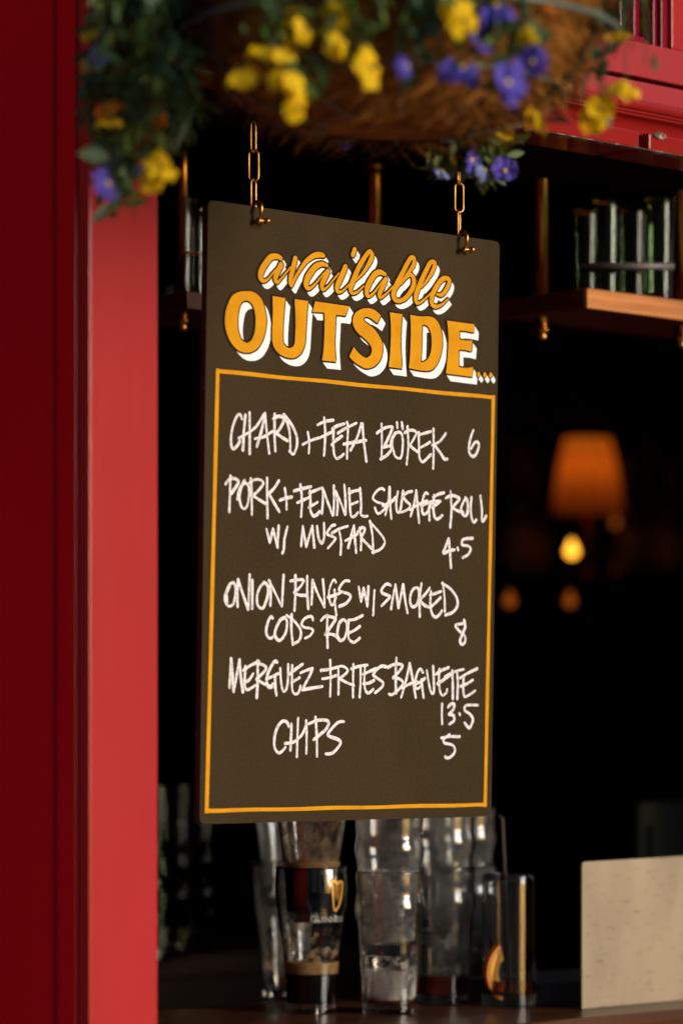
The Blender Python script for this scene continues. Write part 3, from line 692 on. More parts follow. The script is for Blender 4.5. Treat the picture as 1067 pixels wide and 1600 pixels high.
def loop_of(txt):
    raw = [(t.startswith('*'), tuple(float(k)/1000 for k in t.lstrip('*').split(','))) for t in txt.split()]
    if not any(c for c, _ in raw):
        pl = [q for _, q in raw]; P = pl[-1:]+pl+pl[:2]; o = []
        for i in range(1, len(P)-2): o += smooth_path(P[i-1:i+3], 5)[5:10]
        return o
    k0 = next(i for i, (c, _) in enumerate(raw) if c); raw = raw[k0:]+raw[:k0]+[raw[k0]]; o = []; seg = [raw[0][1]]
    for c, q in raw[1:]:
        seg.append(q)
        if c:
            o += (smooth_path(seg, 5) if len(seg) > 2 else seg)[:-1]; seg = [q]
    return o
for i, ln in enumerate(POLY.strip().split('\n')):
    loops = [loop_of(t) for t in ln.split('|')]; dot = i > 6
    fill(cp_o, loops, .0013+i*1e-5)
    for lp in loops: ribbon(cp_g, lp+[lp[0]], .0036 if not dot else .0026, .0009+i*1e-5, 1e-7)
    fill(cp_g, loops, .00088)
    S = .0082 if not dot else .0058
    for j in range(14):
        t = (j+1)/14; fill(cp_w, loops, .0003+j*2e-5+i*2e-6, S*t, -S*t)
for nm, a, g, w_ in (('script_lettering', sc_o, sc_g, sc_w), ('capital_lettering', cp_o, cp_g, cp_w)):
    o = a.build(nm, M_ORANGE, board, fix=False); g.build('dark_outline', M_GAP, o, fix=False); w_.build('white_shadow', M_WHITE, o, fix=False)

# ------------------------------------------------------------------ chains with shackles
def chain(hx, label, tw):
    hole = board.matrix_basis @ Vector((hx, 0, .3205)); top = za-.004
    root = tag(empty('brass_chain', (hole.x, hole.y+.004, top)), label, 'chain', 'chains holding up the menu board')
    zc_ = hole.z+.0255; L_ = .0335; k = 0; O = root.location
    while zc_ < top-.002:
        pl = []; hw, hl, wr = .0052, L_/2-.0052, .00105
        for j in range(12): a = math.pi*j/11; pl.append((hw*math.cos(a), hl+hw*math.sin(a)))
        for j in range(12): a = math.pi+math.pi*j/11; pl.append((hw*math.cos(a), -hl+hw*math.sin(a)))
        ang = TH*-1+R(tw)+(R(8) if k % 2 else R(62)); b = MB()
        b.tube([(x*math.cos(ang), x*math.sin(ang), z) for x, z in pl], wr, 8, closed=True)
        b.build('link', M_BRASS, root, loc=(.0004*math.sin(k*2), 0, zc_-O.z)); zc_ += L_-.0024; k += 1
    # shackle: bow through the hole, screw pin across in front of the board
    b = MB(); ps = []
    for j in range(19):
        a = R(-60+300*j/18); ps.append((.0022*math.sin(a*1.5), -.0010+.0098*math.cos(a), .0005+.0115*math.sin(a)))
    b.tube(ps, [.0022+.0006*math.sin(j*1.1) for j in range(19)], 8)
    sh = b.build('shackle', M_BRASS, root, loc=(0, hole.y-root.location.y, hole.z+.006-O.z))
    b = MB(); b.tube([(-.006, -.0075, -.0105), (.008, -.0095, -.0095)], .0017, 8); b.tube([(.0055, -.0092, -.0097), (.0098, -.0098, -.0093)], .0036, 10)
    b.tube([(-.0045, -.0072, -.0107), (-.0012, -.0079, -.0103)], .0034, 10); b.tube([(.0085, -.0097, -.0094), (.0115, -.0105, -.0085)], .0016, 6)
    b.build('pin', M_BRASS, sh)
    b = MB(); b.tube([(0, 0, -.002), (0, 0, .03)], .0016, 8); b.tube([(0, 0, -.0035), (0, 0, 0)], .006, 12); b.build('ceiling_hook', M_BRASS, root)
chain(-.1555, 'brass chain and shackle at the upper left corner of the board', 0)
chain(.1605, 'brass chain and shackle at the upper right corner of the board, under the violet flowers', 14)
# ------------------------------------------------------------------ brass gantries with shelves, inside the hatch
def atX(px, py, X): r = ray(px, py); return CAM + r*((X-CAM.x)/r.x)
def rod(name, x, y, z0, z1, r, root, cap_top=None, nut=True):
    b = MB(); O = root.location; b.tube([(x-O.x, y-O.y, z0-O.z), (x-O.x, y-O.y, z1-O.z)], r, 20)
    p = b.build(name, M_BRASSD, root)
    if nut:
        b = MB(); b.lathe([(0, -.016), (r*.6, -.015), (r*.85, -.011), (r*.6, -.007), (r*1.15, -.004), (r*1.2, 0), (0, 0)], 20, (x-O.x, y-O.y, z0-O.z)); b.build('finial', M_BRASS, p)
    if cap_top:
        b = MB(); r2 = r*1.28; h = cap_top-O.z; b.lathe([(r+.0002, h-.030), (r2, h-.0295), (r2, h-.018), (r2*.93, h-.0172), (r2*.93, h-.0165), (r2, h-.0158), (r2, h-.002), (r+.0002, h)], 24, (x-O.x, y-O.y, 0)); b.build('collar', M_BRASS, p)
    return p
SY = .02; pc = atY(917, 450, SY); SX, SZ1 = pc.x, pc.z; SZ0 = atY(917, 481, SY).z; SYB = atX(778, 470, SX).y
g1 = tag(empty('glass_shelf', (SX, SY, SZ0)), 'lit wooden shelf on brass rods at the right of the hatch, holding tall glasses', 'shelf')
b = MB(); b.box(.0002, XE-SX-.002, .0062, SYB-SY, .0004, SZ1-SZ0-.0003); b.build('shelf_board', M_MAHOG, g1, bevel=.0012)
b = MB(); b.box(0, XE-SX-.002, 0, .006, 0, SZ1-SZ0); b.build('front_edge', M_OAK, g1, bevel=.0008)
q = atX(846, 400, SX+.035); rod('rod', q.x, q.y, SZ0-.012, za+.3, .0085, g1, cap_top=atX(846, 235, SX+.035).z)
q = atY(1064, 400, SY+.045); rod('rod', q.x, q.y, SZ0-.012, za+.3, .0085, g1)
a_ = atX(905, 427, SX+.085); c_ = atY(1052, 405, SY+.012)
b = MB(); b.tube([Vector((a_.x, a_.y, (a_.z+c_.z)/2))-g1.location, Vector((c_.x, c_.y, (a_.z+c_.z)/2))-g1.location], .0045, 10); b.build('gallery_rail', M_TRAY, g1)

PY = atd(293, 455, 3.98).y; p0 = atY(293, 455, PY); PZ0 = atY(293, 482, PY).z
g2 = tag(empty('glass_shelf', (p0.x, PY, PZ0)), 'dark wooden shelf on brass posts by the red pilaster, mostly behind the menu board', 'shelf')
b = MB(); b.box(.0002, .47, .0062, .16, .0004, p0.z-PZ0-.0003); b.build('shelf_board', M_MAHOG, g2, bevel=.0012)
b = MB(); b.box(0, .47, 0, .006, 0, p0.z-PZ0); b.build('front_edge', M_DARKWOOD, g2, bevel=.0008)
ra = atY(293, 392, PY); b = MB(); b.tube([(.002, .01, ra.z-PZ0), (.465, .01, ra.z-PZ0)], .0018, 8); b.build('gallery_rail', M_BRASS, g2)
q = atY(285, 455, PY+.055); rod('post', q.x, q.y, PZ0-.004, za+.25, .0078, g2)
q = atY(584, 300, PY-.02); rod('post', q.x, q.y, p0.z-.002, za+.25, .0100, g2, cap_top=atY(584, 228, PY-.02).z, nut=False)
b = MB(); q0 = atY(868, 272, .22); q1 = atY(962, 272, .22); b.box(q0.x, q1.x, .22, .26, q0.z-.006, za+.3)
tag(b.build('lit_patch_block', M_DEEP, bevel=.002), 'added dark red block standing in for the lit red patch under the hatch head', 'stand-in block')  # stand-in block, kept short to imitate a lit patch of the underside

# ------------------------------------------------------------------ glasses
def wall(prof, t=.0024, base=.012):
    """closed profile: outside up, rim, inside down to a thick base"""
    pr = [(0, .0012), (prof[0][0]*.72, .0012), (prof[0][0]-.002, 0)]+prof
    rim = prof[-1]; pr += [(rim[0]-t*.3, rim[1]+.0008), (rim[0]-t*.75, rim[1]+.0006), (rim[0]-t, rim[1]-.001)]
    pr += [(r-t, z) for r, z in reversed(prof[:-1]) if z > base+.004]
    pr += [(inr(prof, base+.003)-t, base+.003), (max(inr(prof, base)-t-.004, .002), base), (0, base-.0006)]
    return pr
def inr(prof, z):
    if z <= prof[0][1]: return prof[0][0]
    for (r0, z0), (r1, z1) in zip(prof, prof[1:]):
        if z0 <= z <= z1: return r0+(r1-r0)*(z-z0)/max(z1-z0, 1e-9)
    return prof[-1][0]
def sm(prof, sub=5): return smooth_path(prof, sub)
def liquid(prof, z0, z1, t=.0024, over=.0003, n=48):
    zs = [z0+(z1-z0)*i/8 for i in range(9)]
    return [(0, z0)]+[(max(inr(prof, z)-t+over, .002), z) for z in zs]+[(0, z1)]
def ring(prof, z0, z1, t=.0024, th=.004):
    zs = [z0+(z1-z0)*i/6 for i in range(7)]
    return [(inr(prof, z)-t+.0003, z) for z in zs]+[(inr(prof, z)-t-th, z) for z in reversed(zs)]
from mathutils import noise as mn
def lacing(prof, z0, z1, thr, seed, fz=(26, 60), t=.0024, n=150, rows=60):
    """patches of dried foam or painted haze on the inside of the glass: small faces kept where a noise field is high"""
    b = MB(); vs = []; fs = []
    for i in range(rows+1):
        z = z0+(z1-z0)*i/rows; r = inr(prof, z)-t-.0003
        vs += [(r*math.cos(2*math.pi*k/n), r*math.sin(2*math.pi*k/n), z) for k in range(n)]
    for i in range(rows):
        for k in range(n):
            x, y, z = vs[i*n+k]; f = mn.noise(Vector((x*fz[0]+seed, y*fz[0], z*fz[1])))+.6*mn.noise(Vector((x*130, y*130+seed, z*150)))
            lim = thr(i/rows) if callable(thr) else thr
            if f > lim: fs.append((i*n+k, i*n+(k+1) % n, (i+1)*n+(k+1) % n, (i+1)*n+k))
    b.add(vs, fs, 0, True); return b
TULIP = sm([(.0295, 0), (.0300, .018), (.0318, .045), (.0352, .080), (.0400, .112), (.0432, .138), (.0436, .155), (.0428, .172)])
NONIC = sm([(.0330, 0), (.0335, .02), (.0352, .055), (.0372, .088), (.0384, .108), (.0412, .118), (.0420, .126), (.0408, .134), (.0398, .139), (.0404, .152), (.0410, .166)])
HIGH = sm([(.0318, 0), (.0325, .006), (.0328, .08), (.0332, .159)])
SHELFG = sm([(.0175, 0), (.018, .02), (.0195, .07), (.0208, .118)])
camdir = lambda p: math.atan2(CAM.y-p.y, CAM.x-p.x)
def glass(prof, loc, label, cat='glass', group=None, material=None, t=.0024, base=.012, name='pint_glass'):
    root = empty(name, loc); tag(root, label, cat, group)
    b = MB(); b.lathe(wall(prof, t, base), 64, closed=False); b.build('glass_body', material or M_GLASS, root)
    root.rotation_euler = (0, 0, camdir(Vector(loc)))        # local +x looks at the street corner
    return root
def lettering_mesh(body, size):
    cu = bpy.data.curves.new('tmp', 'FONT'); cu.body = body; cu.size = size; cu.align_x = 'LEFT'; cu.resolution_u = 3
    ob = bpy.data.objects.new('tmp', cu); COL.objects.link(ob); dg = bpy.context.evaluated_depsgraph_get(); me = ob.evaluated_get(dg).to_mesh()
    vs = [tuple(v.co) for v in me.vertices]; fs = [tuple(p.vertices) for p in me.polygons]
    ob.evaluated_get(dg).to_mesh_clear(); bpy.data.objects.remove(ob); bpy.data.curves.remove(cu); return vs, fs
def wrap(vs, prof, z0, phi0):
    """bend flat (x, y) print round the outside of a glass, starting at angle phi0 and running to the viewer's right"""
    out = []
    for v in vs:
        r = inr(prof, z0+v[1])+.0004; a = phi0+v[0]/r; out.append((r*math.cos(a), r*math.sin(a), z0+v[1]))
    return out
def brand(root, prof, z0, phi0, size):
    b = MB(); x = 0
    for ch, sz in zip('GUINNESS', [1.32]+[1]*7):
        vs, fs = lettering_mesh(ch, size*sz); wd = max(v[0] for v in vs)-min(v[0] for v in vs); mnx = min(v[0] for v in vs)
        vs = [(v[0]-mnx+x, v[1]) for v in vs]; b.add(wrap(vs, prof, z0, phi0), fs)
        # hairline serifs at the feet and heads of the upright strokes
        if ch in 'INU':
            hts = [0, size*.68] if ch != 'U' else [size*.68]
            for h in hts:
                for sx in ((0, wd) if ch != 'I' else (wd/2,)):
                    qv = [(x+sx-size*.16, h), (x+sx+size*.16, h), (x+sx+size*.16, h+size*.05), (x+sx-size*.16, h+size*.05)]
                    b.add([(p[0]*1.00015, p[1]*1.00015, p[2]) for p in wrap(qv, prof, z0, phi0)], [(0, 1, 2, 3)])
        x += wd+size*.20
    b.build('printed_name', M_PRINT, root, fix=False)
def harp(root, prof, z0, phi0, h):
    b = MB(); w_ = h*.5
    lines = [([(0, 1.0), (.03, .75), (.10, .45), (.22, .12), (.30, .02)], .055), ([(.02, .98), (.25, 1.0), (.45, .90), (.66, .98), (.86, .93), (.95, .98)], .085),
             ([(.95, .97), (.93, .7), (.84, .42), (.62, .15), (.32, .02)], .10), ([(-.06, .98), (.0, 1.06), (.08, .98)], .05)]
    lines += [([(.12+.115*i, .94), (.12+.115*i+.02, .50-.055*i if i < 4 else .2+.06*(i-4))], .018) for i in range(6)]
    for i, (pl, th) in enumerate(lines):
        p = smooth_path(pl, 6); N = len(p); L = []; Q = []
        for j in range(N):
            a = p[max(j-1, 0)]; c = p[min(j+1, N-1)]; dx, dz = (c[0]-a[0])*w_, (c[1]-a[1])*h; l_ = math.hypot(dx, dz) or 1
            nx, nz = -dz/l_*th*h*.5, dx/l_*th*h*.5; L.append((p[j][0]*w_+nx, p[j][1]*h+nz)); Q.append((p[j][0]*w_-nx, p[j][1]*h-nz))
        v3 = wrap(L+Q, prof, z0, phi0); v3 = [(x*(1+i*2e-4), y*(1+i*2e-4), z) for x, y, z in v3]
        b.add(v3, [(j, j+1, N+j+1, N+j) for j in range(N-1)])
    b.build('printed_harp', M_GILT, root, fix=False)
def foot(px, py): return atZ(px, py, ZC+.0004)
# two stacked tulip glasses with stout dregs
p = foot(487, 1581); a1 = glass(TULIP, p, 'lower of the two stacked stout glasses, gilt harp and name on its side')
b = MB(); b.lathe(liquid(TULIP, .0115, .046), 48); b.build('stout_dregs', M_STOUT, a1)
b = MB(); b.lathe(ring(TULIP, .0463, .060), 48, closed=True); b.lathe([(0, .0465), (inr(TULIP, .047)-.0035, .0465), (inr(TULIP, .047)-.0035, .049), (0, .049)], 32); b.build('foam', M_FOAM, a1)
lacing(TULIP, .060, .098, lambda t: -.25+.6*t, 3.1).build('foam_lacing', M_LACE2, a1)
brand(a1, TULIP, .1085, R(-2), .0088); harp(a1, TULIP, .121, R(33), .036)
p2 = p+Vector((.001, .001, .1075)); a2 = glass(TULIP, p2, 'upper of the two stacked stout glasses, its black stout showing through the harp glass below')
b = MB(); b.lathe(liquid(TULIP, .0115, .064), 48); b.build('stout_dregs', M_STOUT, a2)
b = MB(); b.lathe(ring(TULIP, .0643, .071), 48, closed=True); b.lathe([(0, .0645), (inr(TULIP, .065)-.0035, .0645), (inr(TULIP, .065)-.0035, .067), (0, .067)], 32); b.build('foam', M_FOAM, a2)
lacing(TULIP, .071, .125, lambda t: -.9+.7*t, 8.7).build('foam_lacing', M_LACE2, a2)
brand(a2, TULIP, .1195, R(-42), .0088)
# another tulip pair behind, to the left
p = foot(447, 1561); t1 = glass(TULIP, p, 'lower tulip glass behind the stout glasses, partly hidden at their left'); t2 = glass(TULIP, p+Vector((0, .001, .112)), 'upper tulip glass stacked behind the stout glasses, partly hidden at their left')
lacing(TULIP, .03, .11, .38, 5.5).build('foam_lacing', M_LACE2, t1)
# nonic pair
p = foot(609, 1581); n1 = glass(NONIC, p, 'lower of the two stacked bulged pint glasses in the middle, cloudy with white foam residue')
lacing(NONIC, .014, .066, lambda t: -2 if t < .70 else (.1 if t < .85 else -.3), 1.3, (30, 70)).build('foam_lacing', M_LACE, n1)
b = MB(); b.lathe(liquid(NONIC, .0115, .016), 48); b.build('dregs', M_COLA, n1)
n2 = glass(NONIC, p+Vector((0, .001, .0685)), 'upper of the two bulged pint glasses in the middle, cut off by the menu board')
lacing(NONIC, .016, .10, lambda t: -.6+.5*t, 9.3, (22, 30)).build('foam_lacing', M_LACE, n2)
lacing(NONIC, .030, .160, -2, 4.4).build('reflection_haze', M_HAZE, n2)
# stacks behind, between the nonic and the tumbler
p = foot(690, 1567); c1 = glass(NONIC, p, 'lower pint glass with dark red dregs, behind and just right of the cloudy pint glasses')
b = MB(); b.lathe(liquid(NONIC, .0115, .034), 48); b.build('red_dregs', M_REDDR, c1)
lacing(NONIC, .036, .10, .42, 2.2).build('foam_lacing', M_LACE, c1)
c2 = glass(NONIC, p+Vector((0, .001, .073)), 'upper pint glass stacked on the one with red dregs, right of the cloudy pair')
p = foot(727, 1552); d1 = glass(NONIC, p, 'lower pint glass of the hindmost stack, between red dregs glass and straight tumbler')
lacing(NONIC, .03, .08, .25, 6.2).build('foam_lacing', M_LACE, d1)
d2 = glass(NONIC, p+Vector((0, .001, .073)), 'upper pint glass of the hindmost stack, under the lower right corner of the board')
for g_ in (c1, c2, d1, d2): lacing(NONIC, .030, .160, -2, 4.4).build('reflection_haze', M_HAZE, g_)
for g_ in (t1, t2): lacing(TULIP, .030, .165, -2, 4.4).build('reflection_haze', M_HAZE, g_)
# tumbler with straw and an orange slice
p = foot(795, 1571); h1 = glass(HIGH, p, 'straight tumbler holding a little amber drink at the right of the glasses', base=.015, name='highball_glass')
b = MB(); b.lathe(liquid(HIGH, .0148, .031), 48); b.build('amber_drink', M_COLA, h1)
st0, st1 = atd(797, 1555, (p-CAM).dot(FWD)-.006), atd(784, 1272, (p-CAM).dot(FWD)+.012)
b = MB(); kn = st0+(st1-st0)*.975; b.tube([Vector((0, 0, 0)), kn-st0, st1-st0+Vector((-.004, .002, -.002))], .0022, 10)
tag(b.build('drinking_straw', M_STRAW, loc=st0), 'thin black straw standing in the tumbler with the orange slice', 'straw')
oc = atd(773, 1522, (p-CAM).dot(FWD)-.014); b = MB(); Ro = .030
arc = [R(100+150*i/22) for i in range(23)]; th = .0048
def oslice(r0, r1, mi, dz=0):
    vs = []
    for a in arc:
        for rr_, yy in ((r0, -th-dz), (r1, -th-dz), (r1, th+dz), (r0, th+dz)): vs.append((rr_*math.cos(a), yy, rr_*math.sin(a)))
    fs = []
    for i in range(len(arc)-1):
        for k in range(4): fs.append((i*4+k, i*4+(k+1) % 4, i*4+4+(k+1) % 4, i*4+4+k))
    fs += [(3, 2, 1, 0), tuple((len(arc)-1)*4+k for k in range(4))]
    b.add(vs, fs, mi, True)
oslice(.0252, .0272, 1); oslice(.0272, .0300, 0, .0003); oslice(.0135, .0250, 2, -.0006)
os_ = b.build('orange_slice', [M_PEEL, M_LACE, M_FLESH], bevel=.0006, loc=oc+RGT*.013+UP*.004)
os_.rotation_euler = (R(12), R(-14), -TH+R(24)); os_.scale = (.95, 1.0, 1.2); tag(os_, 'curled slice of orange lying in the tumbler', 'orange slice')
# glasses on the shelves
for i, (px, t_) in enumerate(((1028, 0), (985, .33), (945, .66), (912, .95))):
    Y = SY+.05+(SYB-SY-.085)*t_; q = atY(px, 440, Y)
    gl = glass(SHELFG, (q.x, q.y, SZ1+.0004), ['tall green tinted glass nearest the street on the right shelf', 'second green tinted glass from the street on the right shelf', 'third green tinted glass from the street on the right shelf', 'tall glass deepest in on the right shelf, beside the left end'][i], group='glasses on the right shelf', material=M_GREENG if i in (0, 2) else M_DIMG, t=.0018, base=.009, name='tall_glass'); gl.scale = ((1, 1, 1.12), (1.05, 1.05, 1.0), (.96, .96, 1.08), (1, 1, .98))[i]
for i, (dx, dy) in enumerate(((.028, .045), (.085, .085))):
    glass(SHELFG, (p0.x+dx, PY+dy, p0.z+.0004), ['tall glass at the left end of the small shelf beside the board', 'tall glass deeper in on the small shelf, half behind the board'][i], group='glasses on the small left shelf', material=M_DIMG, t=.0018, base=.009, name='tall_glass')
# ribbed glass stacks in the shadows by the pilaster
RIB = sm([(.026, 0), (.0285, .03), (.034, .07), (.0365, .095)])
for i, (px, dd) in enumerate(((268, 4.85), (307, 4.95))):
    q = atd(px, 1490, dd)
    for k in range(4):
        glass(RIB, (q.x, q.y, ZC+.0006+k*.052), [['bottom tumbler', 'second tumbler up', 'third tumbler up', 'topmost tumbler'][k]+' in the '+['dim stack beside the red pilaster', 'dim stack at the lower left corner of the board'][i]][0], group='stacked tumblers in the shadows', material=M_DIMG, t=.002, base=.01, name='tumbler')

# ------------------------------------------------------------------ steel sheet, tray, cutting board
a_ = atd(909, 1575, 3.985); b_ = atd(1067, 1560.5, 4.115); ux = (b_-a_); ux.z = 0; ux.normalize(); hh = (1575-1346)/FPX*3.985
a_.z = ZC+.0005
b = MB(); pfz = [(0, 0), (.32, 0), (.32, hh+.004), (.004, hh+.001), (.0012, hh-.0005), (0, hh-.004)]
b.add([(x, 0, z) for x, z in pfz]+[(x, .003, z) for x, z in pfz], [tuple(range(5, -1, -1)), tuple(range(6, 12))]+[(i, (i+1) % 6, 6+(i+1) % 6, 6+i) for i in range(6)])
sh = b.build('splash_sheet', M_STEEL, bevel=.0006, loc=a_); sh.rotation_euler = (0, 0, math.atan2(ux.y, ux.x)); tag(sh, 'scuffed beige brushed metal sheet standing upright on the counter at the lower right', 'metal sheet')
q0 = atZ(842, 1571, ZC); b = MB(); tz = .026
b.box(0, .34, 0, .006, 0, tz); b.box(0, .34, .13, .136, 0, tz); b.box(0, .006, .0061, .1299, 0, tz); b.box(.334, .34, .0061, .1299, 0, tz); b.box(.0061, .3339, .0061, .1299, 0, .005)
tr = b.build('drip_tray', M_TRAY, bevel=.0008, loc=(q0.x, max(q0.y, a_.y+.03), ZC+.0005)); tag(tr, 'low dark metal drip tray on the counter behind the upright metal sheet', 'drip tray')
dC = 4.9; q0 = atd(1000, 1560, dC); q1 = atd(1000, 1255, dC); W_ = .30; H_ = q1.z-ZC
b = MB(); n_ = 0; outer = []
for cx_, cz_, a0 in ((W_, H_, 0), (0, H_, 90), (0, 0, 180), (W_, 0, 270)):
    for k in range(6):
        a = R(a0+90*k/5); rd = .012; outer.append((cx_-(rd if cx_ else -rd)+rd*math.cos(a), cz_-(rd if cz_ else -rd)+rd*math.sin(a)))
slot = []
sxc, szt, szb = .0205, H_-.040, H_-.115
for k in range(9): a = R(180*k/8); slot.append((sxc+.0085*math.cos(a), szt+.0085*math.sin(a)))
for k in range(9): a = R(180+180*k/8); slot.append((sxc+.0085*math.cos(a), szb+.0085*math.sin(a)))
lo = [[Vector((x, z, 0)) for x, z in outer], [Vector((x, z, 0)) for x, z in slot]]; av = lo[0]+lo[1]; tri = [tuple(t) for t in tessellate_polygon(lo)]
nn = len(av); b.add([(v.x, 0, v.y) for v in av]+[(v.x, .012, v.y) for v in av], tri+[tuple(nn+i for i in reversed(t)) for t in tri])
for s0, cnt_ in ((0, len(outer)), (len(outer), len(slot))):
    b.f += [(s0+i, s0+(i+1) % cnt_, nn+s0+(i+1) % cnt_, nn+s0+i) for i in range(cnt_)]; b.m += [0]*cnt_; b.sm += [False]*cnt_
cb = b.build('cutting_board', M_GREYG, loc=(q0.x, q0.y, ZC+.001)); cb.rotation_euler = (0, 0, -TH*.9+R(38)); tag(cb, 'dull grey green board with rounded corners and a hand slot, standing behind the metal sheet', 'cutting board')

# ------------------------------------------------------------------ the back bar: lamp, candles, picture
LD = 6.3; lp = atd(915, 1000, LD); LS = LD/FPX
tz_ = atd(915, 905, LD).z
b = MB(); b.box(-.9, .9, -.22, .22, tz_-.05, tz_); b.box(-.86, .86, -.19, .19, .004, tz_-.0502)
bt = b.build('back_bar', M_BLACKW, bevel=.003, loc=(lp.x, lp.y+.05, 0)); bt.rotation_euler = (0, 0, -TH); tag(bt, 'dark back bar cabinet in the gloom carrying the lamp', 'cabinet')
def onbar(px, dd=LD): q = atd(px, 905, dd); return Vector((q.x, q.y, tz_+.0005))
L0 = onbar(917); lamp = tag(empty('table_lamp', L0), 'small lit table lamp with a pleated orange shade deep in the dark bar', 'lamp')
zt = atd(915, 686, LD).z-L0.z; zb_ = atd(915, 801, LD).z-L0.z; r0, r1 = 35*LS, 50*LS
b = MB(); N = 144; vs = []
for (z, r) in ((zb_, r1), (zb_+.25*(zt-zb_), r1*.98), (zb_+.6*(zt-zb_), r1*.86), (zb_+.875*(zt-zb_), r0*1.06)):
    for k in range(N): a = 2*math.pi*k/N; q = r*(1+.10*math.cos(a*9+.6)); vs.append((q*math.cos(a), q*math.sin(a), z))
b.add(vs, [(i*N+k, i*N+(k+1) % N, (i+1)*N+(k+1) % N, (i+1)*N+k) for i in range(3) for k in range(N)], 0, True); shd = b.build('lamp_shade', M_SHADE, lamp)
b = MB(); b.lathe([(r0*1.09, zb_+.872*(zt-zb_)), (r0*1.06, zb_+.94*(zt-zb_)), (r0*1.05, zt)], 64); b.build('shade_band', M_SHADE2, shd)
b = MB(); b.lathe([(0, 0), (.045, 0), (.046, .006), (.012, .014), (.008, .03), (.018, .05), (.022, .065), (.012, .085), (.006, .1), (.006, zb_+.051), (0, zb_+.0515)], 32); b.build('lamp_base', M_BRASS, lamp)
b = MB(); b.lathe([(0, zb_+.052), (.012, zb_+.057), (.020, zb_+.080), (.018, zb_+.098), (.008, zb_+.112), (0, zb_+.114)], 24); b.build('bulb', mat('bulb', (.1, .07, .04), emit=((1, .40, .09), 2.1)), lamp)
M_FLAME = mat('flame_or_glint', (.05, .02, .01), emit=((1, .40, .03), 2)); M_DIM = mat('faint_amber_glow', (.03, .01, .01), emit=((1, .20, .02), .14)); M_AMBG = mat('amber_candle_glass', (.8, .35, .05), .05, trans=.9, ior=1.45)
def candle(px, py, dd, r, label, m_, z_from=None):
    q = atd(px, py, dd); zs = (z_from if z_from is not None else tz_+.0005); root = tag(empty('candle_or_glint', (q.x, q.y, zs)), label, 'candle', 'candle lights in the dark bar')
    h = q.z-zs
    b = MB(); b.lathe([(0, 0), (r*1.8, 0), (r*1.9, .004), (.004, .008), (.004, max(h-r*1.7, .010)), (r*1.2, max(h-r*1.4, .012)), (r*1.2, max(h-r*1.2, .014)), (0, max(h-r*1.15, .015))], 24); b.build('stand', M_BLACKW if z_from else M_BRASS, root)
    b = MB(); b.lathe([(0, h-r), (r*.7, h-r*.7), (r, h), (r*.72, h+r*.8), (r*.25, h+r*1.7), (0, h+r*2.1)], 20); b.build('flame_or_glint', m_, root)
candle(893, 862, LD-.25, .011, 'bright yellow candle light just under the left of the lamp shade', M_FLAME)
candle(961, 818, LD+.1, .008, 'faint amber light under the right of the lamp shade', M_DIM)
zl = tz_-.22
b = MB(); b.box(-.8, .8, -.12, .12, zl-.03, zl); lg = b.build('low_ledge', M_BLACKW, loc=(lp.x+FWD.x*-.5, lp.y+FWD.y*-.5, 0)); lg.rotation_euler = (0, 0, -TH); tag(lg, 'dark ledge in the gloom in front of the back bar', 'ledge')
candle(890, 940, LD-.5, .010, 'glowing drop standing in for an amber reflection low down below the lamp', M_DIM, zl+.0005); candle(796, 940, LD-.5, .010, 'glowing drop standing in for a dim reflection beside the right edge of the board', M_DIM, zl+.0005)  # reflections on bottles, made as small glowing drops on stands
q = atd(806, 725, LD+.6); b = MB(); b.box(-.03, .03, -.006, .006, -.045, .045); 
pf_ = tag(empty('picture', q), 'small dim framed picture on the dark wall right of the board', 'picture'); pf_.rotation_euler = (0, 0, -TH)
b = MB(); b.box(-.032, .032, -.001, .006, -.048, .048); b.build('frame', M_BLACKW, pf_, bevel=.002)
b = MB(); b.box(-.027, .027, -.003, -.0012, -.043, .043); b.build('print', mat('faded_print', (.6, .40, .2), .8), pf_)
b = MB(); q2 = atd(806, 725, LD+.62); b.box(-.5, 1.6, 0, .03, -q2.z+.004, 1.1); pw = b.build('partition', M_PARTW, loc=(q2.x, q2.y, q2.z)); pw.rotation_euler = (0, 0, -TH); tag(pw, 'dark partition wall behind the lamp', 'partition')

BOT = smooth_path([(.030, .0), (.034, .006), (.034, .12), (.032, .145), (.016, .185), (.0125, .20), (.0125, .245), (.015, .248), (.015, .258)], 4)
for px, dd, sc_, lb_ in ((806, LD+.18, 1.0, 'dark bottle nearest the board on the back bar'), (836, LD+.22, .9, 'shorter dark bottle between the board and the lamp on the back bar'), (985, LD+.16, .95, 'dark bottle just right of the lamp on the back bar'), (1018, LD+.2, 1.08, 'taller dark bottle second from the lamp on the back bar'), (1052, LD+.15, .9, 'dark bottle at the right edge of the view on the back bar')):
    bo = tag(empty('bottle', onbar(px, dd)), lb_, 'bottle', 'bottles on the back bar'); bo.scale = (sc_,)*3
    b = MB(); b.lathe([(0, .003)]+BOT+[(0, .2585)], 28); b.build('bottle_glass', M_BOTTLE, bo)
    b = MB(); b.lathe([(.0346, .035), (.0346, .105)], 28); b.build('label', M_LABEL, bo)
